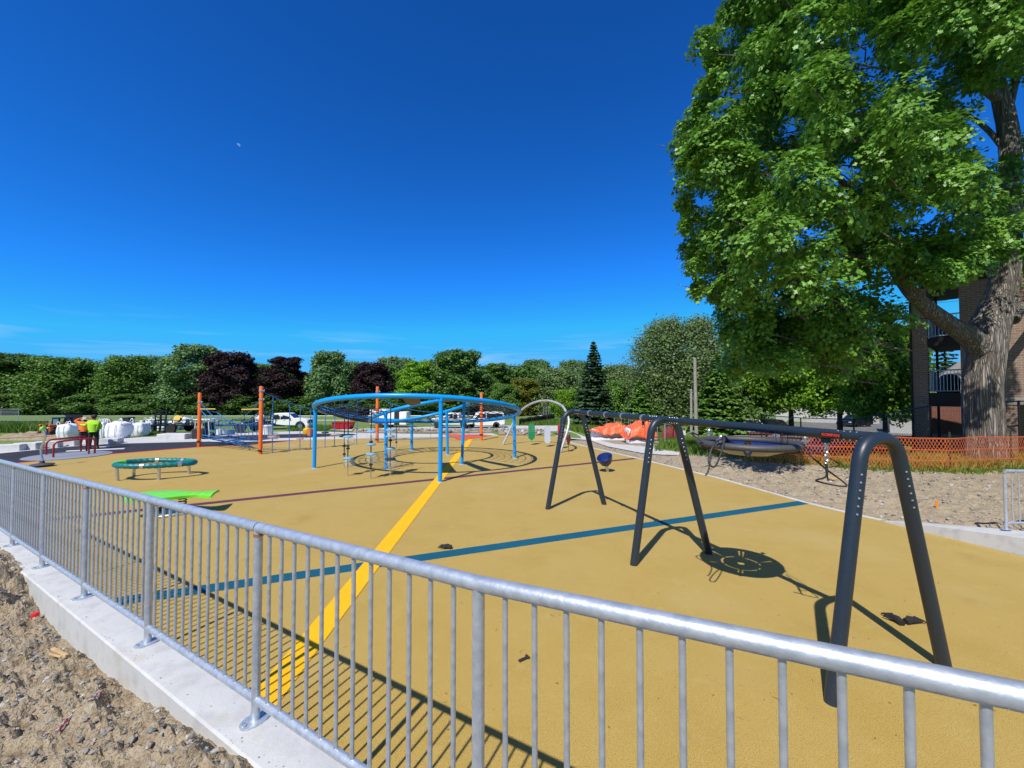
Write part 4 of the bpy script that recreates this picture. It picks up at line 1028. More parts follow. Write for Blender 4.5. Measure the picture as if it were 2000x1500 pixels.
bag('widest white bulk bag, leaning right, beside a black barrel', 208, 254, 856.5, 825, lean=.1)
bag('white bulk bag with one dark seam beside the tall black box', 257, 291, 851.5, 827.5)
bag('white bulk bag partly behind the dark-seamed bag', 282, 305, 845.5, 821)
bag('white bulk bag showing between the two upright black ramps', 309, 326, 841.5, 820)
bag('white bulk bag between the black ramps and the biggest far bag', 331, 350, 840, 818.5)
bag('tall white bulk bag right of the yellow cable reel', 347, 374, 838.5, 816)
bag('pale bulk bag low behind the second orange pole', 499, 514, 838.5, 812)
# black box and red frame between the bags
g = GT(250.5, 850.5); mb = MB(); solo('black_bin', mb.box(g+V(0, 0, .62), (.42, .5, 1.25), 0, .03).box(g+V(0, 0, 1.25), (.46, .54, .08), 0, .02), black_rubber, 'tall black bin standing right behind the widest bulk bag', 'bin')
g = GT(208, 850.5); rm = thing('red_mixer', 'red frame mixer with dark drum showing between two white bags', 'mixer', g)
mb = MB().tube([g+V(-.3, 0, 0), g+V(-.25, 0, .75), g+V(.3, 0, .75), g+V(.35, 0, 0)], .035, 8).tube([g+V(-.27, 0, .4), g+V(.32, 0, .4)], .03, 8); part('stand', mb, red_paint, rm)
part('drum', MB().lathe([(.12, -.25), (.26, -.12), (.28, .1), (.18, .28), (.15, .28)], n=18, M=Matrix.Translation(g+V(0, 0, .88)) @ Matrix.Rotation(R(50), 4, 'Y')), rust, rm)
# yellow reel
g = GT(347, 844)+V(0, .0, .3); rl = thing('cable_reel', 'yellow cable reel lying on the flat trailer', 'reel', g+V(0, 0, .4))
part('flange', MB().lathe([(.05, -.12), (.26, -.12), (.26, -.09), (.1, -.08), (.1, .08), (.26, .09), (.26, .12), (.05, .12)], n=22, M=Matrix.Translation(g+V(0, 0, .75)) @ Matrix.Rotation(R(75), 4, 'X')), yel, rl)
# ---- compact loader
g = GT(107, 855.5); ld = thing('compact_loader', 'black and orange compact loader parked behind the dirt heap', 'loader', g, None, R(-18))
lo_o = mat('machine_orange', (.55, .13, .02), .45, 0, (.42, .10, .03), 6, 4)
part('rear_door', MB().box((0, -.05, .50), (.86, .9, .56), 0, .06), black_paint, ld, local=True)
part('grille', MB().box((0, -.52, .44), (.52, .04, .26), 0, .01), rust, ld, local=True)
for s in (-1, 1):
    part('lift_arm', MB().box((s*.52, .2, .86), (.14, 1.5, .16), 0, .03).box((s*.52, -.42, .62), (.14, .2, .5), 0, .03), lo_o, ld, local=True)
    part('work_light', MB().box((s*.36, -.52, .72), (.14, .04, .1), 0, .02), mat('lamp_amber', (.8, .5, .25), .3), ld, local=True)
    for y in (-.28, .55): part('wheel', MB().lathe([(.0001, -.1), (.28, -.1), (.31, -.05), (.31, .05), (.28, .1), (.0001, .1)], n=18, M=Matrix.Translation((s*.56, y, .31)) @ Matrix.Rotation(R(90), 4, 'Y')), tyre, ld, local=True)
cb = part('cab_frame', MB().tube(round_corners([(-.36, .0, .8), (-.36, .05, 1.32), (.36, .05, 1.32), (.36, 0, .8)], .14), .05, 8).tube(round_corners([(-.36, .7, .8), (-.36, .65, 1.3), (.36, .65, 1.3), (.36, .7, .8)], .14), .05, 8).box((0, .35, 1.33), (.8, .8, .05), 0, .02), black_paint, ld, local=True)
part('rear_window', MB().box((0, .03, 1.08), (.6, .02, .38), 0, .008), mat('blue_glass', (.10, .22, .32), .08), cb, local=True)
part('bucket', MB().box((.0, 1.15, .35), (1.3, .5, .5), 0, .05), rust, ld, local=True)
part('number_plate', MB().box((0, -.515, .63), (.22, .02, .09)), white_paint, ld, local=True)
part('exhaust_pipe', MB().tube([(.2, .8, 1.3), (-.9, .7, 1.55)], .03, 6), black_paint, ld, local=True)
# ---- black utility body beside it (open hatch)
g = GT(136, 852); uv_ = thing('utility_cart', 'dark utility cart with raised lid behind the plump white bag', 'cart', g)
part('cart_box', MB().box(g+V(0, 0, .6), (1.1, .8, .7), 0, .04), black_paint, uv_); part('raised_lid', MB().box((0, 0, 0), (1.2, .05, .55), 0, .01, Matrix.Translation(g+V(0, .2, 1.22)) @ Matrix.Rotation(R(-20), 4, 'X')), black_paint, uv_)
for s in (-1, 1): part('wheel', MB().lathe([(.0001, -.06), (.2, -.06), (.22, 0), (.2, .06), (.0001, .06)], n=16, M=Matrix.Translation(g+V(s*.5, -.3, .21)) @ Matrix.Rotation(R(90), 4, 'Y')), tyre, uv_)
# ---- white canopy cart
g = GT(394, 858); ct = thing('canopy_cart', 'small cart with white canopy and dark bin beside the first orange pole', 'cart', g)
part('canopy', MB().box(g+V(0, .3, 1.27), (1.05, .9, .06), R(8), .02), white_paint, ct)
for x in (-.42, .42):
    for y in (0, .6): part('canopy_post', MB().tube([g+V(x*1.15, y, .2), g+V(x, y, 1.25)], .025, 6), white_paint, ct)
part('bin', MB().box(g+V(-.12, .0, .36), (.72, .55, .66), R(8), .05), black_rubber, ct); part('seat_back', MB().box(g+V(.15, .45, .82), (.6, .12, .5), R(8), .04), black_rubber, ct)
for x in (-.4, .4): part('wheel', MB().lathe([(.0001, -.05), (.18, -.05), (.2, 0), (.18, .05), (.0001, .05)], n=16, M=Matrix.Translation(g+V(x, .4, .19)) @ Matrix.Rotation(R(90), 4, 'Y')), tyre, ct)
# ---- buckets, barrel, jug
def tub(label, px, pb, w, h, m_, name='bucket', cat='bucket', group=None, lid=None):
    g = GT(px, pb); r_ = thing(name, label, cat, g, group)
    part('tub', MB().lathe([(.0001, 0), (w*.43, 0), (w*.5, h*.95), (w*.52, h*.95), (w*.52, h), (w*.46, h), (w*.44, h*.9), (.0001, h*.88)], g, 20), m_, r_)
    if lid: part('lid', MB().lathe([(w*.53, h*.93), (w*.53, h+.02), (w*.4, h+.05), (.0001, h+.05)], g, 20), lid, r_)
    else: part('handle', MB().tube([g+V(w*.5*math.cos(t), -.1*math.sin(t), h*.9-.12*math.sin(t)) for t in np.linspace(0, math.pi, 10)], .01, 5), steel, r_)
    return r_
white_pl = mat('white_plastic', (.72, .73, .74), .45)
tub('fat white drum with lid standing on the plaza right of the second orange pole', 520.5, 848.5, .80, .62, white_pl, 'drum', 'drum', None, white_pl)
GB = 'buckets under the rope bridge'
tub('white bucket beneath the left half of the rope bridge', 427.5, 850, .42, .42, white_pl, group=GB)
tub('grey bucket beneath the rope bridge next to a white one', 441, 850, .46, .36, mat('grey_plastic', (.32, .36, .42), .5), group=GB)
tub('dark blue bucket beneath the rope bridge at the right of its row', 452, 850, .46, .36, mat('blue_plastic', (.04, .10, .25), .5), group=GB)
tub('turquoise tub on the grass behind the rope bridge', 415, 841, .9, .38, mat('turquoise_plastic', (.02, .42, .38), .45), 'tub', 'tub')
tub('orange bucket beside the yellow tank left of the blue ring', 606, 852, .42, .5, mat('orange_plastic', (.75, .22, .06), .45))
g = GT(600, 849); yt = thing('yellow_tank', 'yellow sprayer tank with white cap beside the orange bucket', 'sprayer', g)
part('tank', MB().lathe([(.0001, 0), (.26, 0), (.30, .1), (.28, .38), (.12, .52), (.08, .6)], g, 18), mat('yellow_plastic', (.72, .42, .02), .4), yt); part('cap', MB().lathe([(.0001, .6), (.14, .58), (.14, .76), (.0001, .8)], g, 14), white_pl, yt)
# ---- concrete blocks and boards
def block(label, pl, pr, pb, h, d=.5, rz=0.0, group='pale concrete blocks on the plaza'):
    c = GT((pl+pr)/2, pb); w = (pr-pl)*c.y/F; M_ = Matrix.Translation((c.x, c.y+d/2, c.z+h/2+.02)) @ Matrix.Rotation(rz, 4, 'Z')
    return solo('concrete_block', MB().box((0, 0, 0), (w, d, h), 0, .02, M_), concrete, label, 'block', group, smooth=False)
block('concrete block cut by the left edge of the photo', -30, 24, 883.5, .34, .6, R(20))
block('brightest concrete block, second from the left edge', 26, 65, 880, .36, .5, R(8))
block('shaded concrete block behind the red handrails', 66, 102, 876.5, .36, .5, R(24))
block('concrete block left of the workers with a small round mark', 103, 140, 873, .30, .5, R(10))
block('concrete block right of the worker in yellow', 192, 223, 868.5, .32, .6, R(18))
block('lone long concrete block in front of the trailers', 306, 357, 859.5, .36, .9, R(6))
def plank(label, a, b, w, m_, h=.04, z=.0, group=None, up=.0):
    p, q = GT(*a), GT(*b); d = q-p
    return solo('plank', MB().box((p+q)/2+V(0, 0, h/2+z+.04), (d.xy.length, w, h), math.atan2(d.y, d.x), .006), m_, label, 'plank', group, smooth=False)
plank('long raw timber plank lying over the blocks at the far left', (-10, 872), (100, 865), .2, wood, .05, .36)
GP = 'white boards on the black rubber'
plank('short white board lying beside the yellow-shirted worker', (188, 876.5), (215, 874.5), .24, white_pl, .05, group=GP)
plank('long white board lying in front of the workers', (130, 884), (244, 879), .16, white_pl, .05, group=GP)
# ---- dirt heap
mb = MB(); c = GT(55, 858); nx, ny = 60, 24
for i in range(nx+1):
    for j in range(ny+1):
        x, y = (i/nx*2-1), (j/ny*2-1); r2 = x*x+y*y; px_, py_ = c.x+x*2.6, c.y+.6+y*1.3
        mb.v.append((px_, py_, T(px_, py_)-.03+max(0, 1-r2)**.6*(.40+.22*fr(px_, py_, 1.6))+.05*fr(px_, py_, 6)*(r2 < 1)))
mb.f += [(i*(ny+1)+j, (i+1)*(ny+1)+j, (i+1)*(ny+1)+j+1, i*(ny+1)+j+1) for i in range(nx) for j in range(ny)]
solo('dirt_heap', mb, dirt_m, 'lumpy brown dirt heap beside the loader at the far left', 'dirt heap')
# ---- orange tarpaulin piles
tarp = mat('orange_tarp', (.80, .15, .05), .5, 0, (.70, .11, .035), 3, 6, .7, 2.5)
tarp.node_tree.nodes['Bump'].inputs['Distance'].default_value = .12
def pile(label, pl, pr, pb, pt, skew):
    c = GT((pl+pr)/2, pb); w = (pr-pl)*c.y/F; h = (pb-pt)*c.y/F*.93; d = 1.3
    r_ = thing('tarp_covered_pile', label, 'tarp pile', c, 'piles under orange tarps')
    mb = MB().box(c+V(0, d/2, h*.34), (w*.93, d*.92, h*.68), 0, .08).box(c+V(-w*.05, .12, h*.12), (w*1.0, .5, h*.2), .04, .05); part('wrapped_pallet', mb, bagw, r_)
    nx, ny = 70, 40; mb = MB(); s0 = random.random()*40
    for i in range(nx+1):
        for j in range(ny+1):
            x, y = i/nx*2-1, j/ny*2-1; X = c.x+x*w*.56; Y = c.y+d/2+y*d*.72
            e = max(abs(x), abs(y)*.95); nz = fr(X*.8+s0, Y*.8, 2.2, .7)
            topz = h*(.78+.16*math.sin(x*2.6+skew)+.10*nz+.16*abs(noise.noise(Vector((X*2.6+s0, Y*2.2, 1))))+.07*abs(noise.noise(Vector((X*6+s0, Y*4, 5))))); sk = sm(.72, 1.0, e+.05*nz)
            low = h*(.30+.42*noise.noise(Vector((X*1.3+s0, Y*.4, 0))) if skew > .5 else .46+.3*noise.noise(Vector((X*1.6+s0, Y*.3, 2)))); low = max(.02, low)
            z = topz*(1-sk)+low*sk + .03*math.sin(X*14+4*nz)*sk
            mb.v.append((X*(1)+.05*nz*sk, Y-.05*abs(nz)*sk, c.z+z))
    mb.f += [(i*(ny+1)+j, (i+1)*(ny+1)+j, (i+1)*(ny+1)+j+1, i*(ny+1)+j+1) for i in range(nx) for j in range(ny)]
    t_ = part('tarp', mb, tarp, r_); sl = t_.modifiers.new('Solidify', 'SOLIDIFY'); sl.thickness = .012
pile('low pile of white pallets under an orange tarp beside the curving path', 1159, 1226, 862, 827, .2)
pile('taller orange tarp pile reaching the ground left of the green-screened fence', 1229, 1280, 868, 821, .9)
# ---- fences
def net_strip(name, pts, hs, m_, parent, u0=0.0, wav=0.0):
    mb = MB(); uvs = []; u = u0; n = len(pts)
    for i, p in enumerate(pts):
        if i: u += (Vector(pts[i])-Vector(pts[i-1])).length
        h = hs[i] if isinstance(hs, (list, tuple)) else hs
        mb.v += [(p[0], p[1], p[2]), (p[0], p[1], p[2]+h)]; uvs += [(u, 0), (u, h)]
    for i in range(n-1): mb.f.append((2*i, 2*i+2, 2*i+3, 2*i+1))
    o = part(name, mb, m_, parent, smooth=False); me = o.data; uv = me.uv_layers.new(name='UVMap')
    for lp in me.loops: uv.data[lp.index].uv = uvs[lp.vertex_index]
    return o
chain_g = net_mat('galvanised_chain_link', (.34, .36, .38), .085, .07, .5, .5)
chain_b = net_mat('black_chain_link', (.02, .02, .022), .085, .11, .5)
def chain_fence(label, pts, h, step, pm, nm, mids=True, name='chain_link_fence', group=None):
    P = [V(*p) for p in pts]; r_ = thing(name, label, 'fence', P[0], group); fine = []
    for a, b in zip(P, P[1:]):
        n = max(1, int((b-a).length/step)); fine += [a.lerp(b, i/n) for i in range(n)]
    fine.append(P[-1])
    for p in fine: p.z = T(p.x, p.y)
    net_strip('mesh_panel', [p+V(0, 0, .03) for p in fine], h-.05, nm, r_)
    part('top_rail', MB().tube([p+V(0, 0, h) for p in fine], .028, 8), pm, r_)
    if mids: part('mid_rail', MB().tube([p+V(0, 0, h*.55) for p in fine], .024, 8), pm, r_)
    for p in fine: part('post', MB().tube([p+V(0, 0, -.1), p+V(0, 0, h+.03)], .038, 8), pm, r_)
    return r_
chain_fence('long low galvanised chain link fence across the ballfield', [(-78, 57, 0), (-45, 57, 0), (-2, 58, 0)], 1.35, 4.2, galv, chain_g)
chain_fence('dark backstop fence at the far left edge of the field', [(-142, 98, 0), (-110.6, 92, 0)], 1.55, 5, galv, net_mat('dark_backstop_mesh', (.10, .12, .13), .2, .25, .6))
chain_fence('chain link court fence standing behind the silver arch', [tuple(GT(1018, 806)), tuple(GT(1062, 812.5)), tuple(GT(1083, 817))], 2.1, 3.0, galv, chain_g)
chain_fence('grey court fence running right behind the court toward the spruce', [tuple(GT(1018, 803)), tuple(GT(1130, 803.5))], 2.0, 6, galv, chain_g)
pb = [Dp(2080, 800, 15.6), Dp(1990, 800, 16.3), Dp(1817, 800, 17.6), Dp(1667, 800, 22.5), Dp(1486, 800, 30)]
black_post = mat('black_fence_post', (.015, .015, .017), .4)
chain_fence('black chain link fence along the parking lot behind the old maple', [tuple(p) for p in pb], 2.35, 2.9, black_post, chain_b, False)
# temporary fence panels with green screen
green_scr = net_mat('green_screen_mesh', (.03, .13, .10), .06, .30, .7)
def temp_panel(label, a, b, h, scr, group):
    p, q = GT(*a), GT(*b); r_ = thing('fence_panel', label, 'fence panel', p, group); z = V(0, 0, 1)
    part('frame', MB().tube([p+z*.1, p+z*h, q+z*h, q+z*.1, p+z*.1], .022, 8).tube([p.lerp(q, .5)+z*.1, p.lerp(q, .5)+z*h], .018, 8), galv, r_)
    net_strip('mesh', [p+z*.12, q+z*.12], h-.14, scr, r_)
    for e in (p, q): part('foot_block', MB().box(e+z*.05, (.5, .22, .1), .2, .02), black_rubber, r_)
GF = 'temporary construction fence panels'
temp_panel('green-screened fence panel right of the tall orange tarp pile', (1299, 870), (1338, 864), 1.15, green_scr, GF)
temp_panel('green-screened fence panel at the back, right behind the tarp', (1284, 862), (1312, 857), 1.2, green_scr, GF)
temp_panel('bare fence panel behind the low tarp pile', (1200, 845), (1228, 843.5), 1.5, chain_g, GF)
temp_panel('bare fence panel between the two tarp piles and the spruce', (1231, 844), (1258, 844), 1.5, chain_g, GF)
g = GT(1322, 866); solo('red_tank', MB().lathe([(.0001, .0), (.42, .0), (.45, .5), (.36, .78), (.2, .95), (.0001, 1.0)], g+V(-.2, .7, 0), 16), mat('dull_red_cover', (.35, .05, .05), .7), 'dull red rounded tank behind the green-screened panel', 'tank')
g = GT(1338, 868); solo('notice_sign', MB().box(g+V(0, .2, .85), (.26, .03, .34)).box(g+V(0, .22, .5), (.04, .04, 1.0)), white_pl, 'small white notice board at the end of the green-screened panel', 'sign', smooth=False)
# silt fence
mb = MB(); a, b = GT(1014, 831.5), GT(1083, 822.5); n = 60
for i in range(n+1):
    f = i/n; p = a.lerp(b, f); p.z = T(p.x, p.y); w_ = .10*math.sin(f*19)+.04*math.sin(f*47); h = .95+.35*f+.05*math.sin(f*31)
    for k in range(5): mb.v.append((p.x, p.y+w_*(k/4), p.z-.02+h*k/4))
mb.f += [(i*5+k, (i+1)*5+k, (i+1)*5+k+1, i*5+k+1) for i in range(n) for k in range(4)]
sf = solo('silt_fence', mb, mat('black_fabric', (.014, .015, .017), .8), 'sagging black fabric silt fence on the grass behind the silver arch', 'silt fence', loc=a); m_ = sf.modifiers.new('Solidify', 'SOLIDIFY'); m_.thickness = .02
# orange snow fence in real strands
sn = [G(1462, 906, .22), G(1575, 914, .27), G(1690, 918.5, .31), G(1852, 923.5, .33), G(2000, 915, .36), G(2190, 904, .38)]
snow = bpy.data.materials.new('orange_plastic_netting'); snow.use_nodes = True; _t = snow.node_tree; _b = _t.nodes['Principled BSDF']
_b.inputs['Base Color'].default_value = (.88, .20, .06, 1); _b.inputs['Roughness'].default_value = .5
_l = _t.nodes.new('ShaderNodeBsdfTranslucent'); _l.inputs[0].default_value = (.9, .22, .06, 1); _m = _t.nodes.new('ShaderNodeMixShader'); _m.inputs[0].default_value = .4
_t.links.new(_b.outputs[0], _m.inputs[1]); _t.links.new(_l.outputs[0], _m.inputs[2]); _t.links.new(_m.outputs[0], _t.nodes['Material Output'].inputs[0])
sfr = thing('snow_fence', 'orange plastic snow fence netting in front of the old maple', 'fence', sn[0])
cum = [0]
for a, b in zip(sn, sn[1:]): cum.append(cum[-1]+(b-a).length)
TL = cum[-1]; HS = 1.16
def snp(u, v):
    u = min(max(u, 0), TL-1e-4); i = max(k for k in range(len(cum)-1) if cum[k] <= u); f = (u-cum[i])/(cum[i+1]-cum[i]); p = sn[i].lerp(sn[i+1], f); d = sn[i+1]-sn[i]; n_ = V(d.y, -d.x, 0).normalized()
    wv = .05*math.sin(u*2.1)+.03*math.sin(u*5.3+v); hh = HS-.06*abs(math.sin(u*.9))
    return V(p.x, p.y, T(p.x, p.y)+.02+v*hh)+n_*wv*(.4+v)
cell = .10; mb = MB(); rows = 12
nu = int(TL/cell)
for i in range(nu):
    for j in range(rows):
        u0 = i*cell; v0, v1 = j/rows, (j+1)/rows
        for s_ in (0, 1):
            a, b = (u0+cell*(j % 2)*.5, v0), (u0+cell*(.5 if j % 2 == 0 else 0) if s_ == 0 else u0+cell*(.5 if j % 2 == 0 else 1)-(cell if j % 2 == 0 else 0), v1)
            w = .0085; mb.quad(snp(a[0]-w, a[1]), snp(a[0]+w, a[1]), snp(b[0]+w, b[1]), snp(b[0]-w, b[1]))
for v in (0, .33, .66, 1.0):
    P = [snp(u, v) for u in np.linspace(0, TL, 160)]; Q = [snp(u, v-.022 if v > .5 else v+.022) for u in np.linspace(0, TL, 160)]
    for i in range(159): mb.quad(P[i], P[i+1], Q[i+1], Q[i])
part('netting', mb, snow, sfr, smooth=False)
for u in np.arange(.6, TL, 2.6):
    p = snp(u, 0); part('stake', MB().box(p+V(.02, .03, .62), (.045, .03, 1.36), .3), mat('green_stake', (.03, .05, .03), .6), sfr, smooth=False)
# poles
pole_w = mat('weathered_pole', (.26, .24, .21), .85, 0, (.36, .33, .29), 4, 6, .3, 20)
def upole(label, px, pt, pbm, y, r):
    g = Dp(px, pbm, y); g.z = T(g.x, g.y); t_ = Dp(px-3 if r > .14 else px, pt, y)
    r_ = thing('utility_pole', label, 'pole', g, 'bare wooden poles'); part('shaft', MB().tube([g, t_], [r, r*.75], 12), pole_w, r_)
    part('pole_cap', MB().lathe([(r*.8, 0), (r*.8, .05), (.0001, .12)], t_, 12), galv, r_)
upole('tall grey wooden pole left of the light green spruce', 1360, 701, 830, 36, .17)
upole('short wooden pole stub beside the tall grey pole', 1350, 762, 830, 38, .13)
gp = thing('goal_post', 'white goal posts far behind the blue ring on the field', 'goal', GT(969.5, 806)); g = ORG[gp.name]; g1, g2 = Dp(963, 806, g.y), Dp(976, 806, g.y)
part('upright', MB().tube([V(g1.x, g1.y, g.z), V(g1.x, g1.y, Dp(963, 757, g.y).z)], .10, 8), white_paint, gp); part('upright', MB().tube([V(g2.x, g2.y, g.z), V(g2.x, g2.y, Dp(976, 757, g.y).z)], .10, 8), white_paint, gp)
zc = Dp(969, 791, g.y).z; part('crossbar', MB().tube([V(g1.x, g1.y, zc), V(g2.x, g2.y, zc)], .09, 8), white_paint, gp)
# ---- small things on the ground
def glove(label, g, rz, n=2):
    mb = MB(); r0 = random.random()*6
    for k in range(n):
        c = g+V(.11*math.cos(rz+k*2.2), .11*math.sin(rz+k*2.2), .03); a0 = rz+k*1.3
        d = V(math.cos(a0), math.sin(a0), 0); s_ = V(-d.y, d.x, 0)
        mb.tube([c-d*.12+V(0, 0, .0), c-d*.04+V(0, 0, .015), c+d*.03], [.038, .045, .04], 8)
        for q in (-.03, -.01, .01, .03): mb.tube([c+d*.02+s_*q, c+d*.09+s_*q*1.5+V(0, 0, .015), c+d*.13+s_*q*1.6-V(0, 0, .01)], [.013, .012, .008], 6)
        mb.tube([c-d*.03+s_*.04, c+d*.03+s_*.08+V(0, 0, .01), c+d*.05+s_*.09], [.014, .012, .008], 6)
    return solo('work_glove', mb, mat('black_cloth', (.014, .014, .016), .8), label, 'gloves', 'dropped black work gloves', loc=g)
glove('pair of black work gloves lying between the legs of the nearest swing arch', G(1770, 1219), .2)
glove('small black glove lying just above the teal stripe', G(881, 1072), 2.9, 1)
g = G(1023, 1289); solo('black_strap', MB().box(g+V(0, 0, .012), (.13, .03, .018), .6, .004).box(g+V(.04, .03, .02), (.06, .025, .016), 2.2, .004), black_rubber, 'short black strap lying behind the near railing right of the yellow stripe', 'strap', smooth=False)
g = G(1830, 992, .17); g.z = T(g.x, g.y); so = solo('survey_stake', MB().box(g+V(0, 0, .09), (.055, .03, .26), .3, .004), mat('marker_orange', (.85, .28, .03), .6), 'short orange marker stake in the gravel at right', 'stake', smooth=False)
mb = MB(); k0 = 1.75
for i in range(9):
    p = fpos(k0+.012*i, .56-.028*i+.004*math.sin(i*.9)); q = fpos(k0+.012*(i+1), .56-.028*(i+1)+.004*math.sin((i+1)*.9)); z = sum(left_z(k0+.012*j, .56-.028*j) for j in range(i-2, i+3))/5+.012+.004*math.sin(i*1.3)
    mb.add([(p.x, p.y, z-.012), (q.x, q.y, z-.012), (q.x, q.y, z+.012), (p.x, p.y, z+.012), (p.x-.003, p.y-.004, z-.012), (q.x-.003, q.y-.004, z-.012), (q.x-.003, q.y-.004, z+.012), (p.x-.003, p.y-.004, z+.012)], [(0, 1, 2, 3), (7, 6, 5, 4), (3, 2, 6, 7), (0, 4, 5, 1)])
tp_m = bpy.data.materials.new('red_white_tape'); tp_m.use_nodes = True; _t = tp_m.node_tree; _c = _t.nodes.new('ShaderNodeTexChecker'); _c.inputs['Scale'].default_value = 38; _c.inputs['Color1'].default_value = (.6, .02, .06, 1); _c.inputs['Color2'].default_value = (.8, .78, .78, 1)
_o = _t.nodes.new('ShaderNodeTexCoord'); _t.links.new(_o.outputs['Object'], _c.inputs['Vector']); _t.links.new(_c.outputs[0], _t.nodes['Principled BSDF'].inputs['Base Color'])
solo('barrier_tape', mb, tp_m, 'torn strip of red and white tape on the dirt in the lower left', 'tape', smooth=False)
def wchip(label, k, w, L_, a, m_, nm='wood_scrap', cat='wood scrap'):
    p = fpos(k, w); return solo(nm, MB().box((p.x, p.y, left_z(k, w)+.03), (L_, .028, .02), a, .004).box((p.x+.02, p.y-.035, left_z(k, w)+.02), (L_*.8, .018, .012), a+.12, .003), m_, label, cat, smooth=False)
wchip('splintered wood scrap among the clods beside the wall', 2.55, .30, .24, 2.75, wood)
p = fpos(3.35, .22); solo('plastic_plug', MB().lathe([(.0001, 0), (.03, 0), (.03, .045), (.024, .055), (.0001, .055)], (p.x, p.y, left_z(3.35, .22)+.005), 12), mat('red_plastic', (.6, .02, .02), .4), 'small red plastic plug lying against the foot of the wall', 'plug')
# pine twigs and dry leaves scattered on the rubber
mb = MB()
for i in range(46):
    px, py = random.uniform(560, 1990), 960+480*random.random()
    g = G(px, py)
    if sd(g.x, g.y) > -.15 or (Vector((g.x, g.y))-f0).dot(fN) > -.3: continue
    a = random.random()*6.28; L_ = random.uniform(.015, .09); d = V(math.cos(a), math.sin(a), 0)*L_; e = V(-d.y, d.x, 0)*random.uniform(-.25, .25)
    mb.tube([g+V(0, 0, .006), g+d*.5+e+V(0, 0, .010), g+d+V(0, 0, .006)], [.0012, .0022, .001], 4)
for i in range(120):
    px, py = random.uniform(560, 1990), 960+500*random.random()**.8; g = G(px, py)
    if sd(g.x, g.y) > -.1 or (Vector((g.x, g.y))-f0).dot(fN) > -.25: continue
    a = random.random()*6.28; s = random.uniform(.006, .016); d = V(math.cos(a), math.sin(a), 0)*s; e = V(-d.y, d.x, 0)*.6
    mb.add([g-d+V(0, 0, .006), g+e+V(0, 0, .009), g+d+V(0, 0, .006), g-e+V(0, 0, .008)], [(0, 3, 2, 1)])
struct('dry_litter', mb, mat('dry_litter', (.14, .08, .03), .8, 0, (.42, .32, .12), 3, 2), False, 'stuff')
# sticks on the gravel
for (a, b, c_, lb) in (((1375, 912), (1395, 908), (1425, 918), 'thin crooked stick on the gravel below the nest seat'), ((1605, 972), (1590, 962), (1592, 952), 'short bent stick on the gravel left of the nearest swing arch')):
    P = [GT(*q, .05) for q in (a, b, c_)]; solo('fallen_stick', MB().tube(arc_path(P, 6), .014, 6), mat('bark_stick', (.10, .07, .05), .9), lb, 'stick', 'fallen sticks')
g = GT(1640, 937, .03); solo('timber_board', MB().box(g+V(.2, 0, .03), (1.1, .2, .05), .1, .006), wood, 'pale timber board lying on the gravel below the orange netting', 'board', smooth=False)
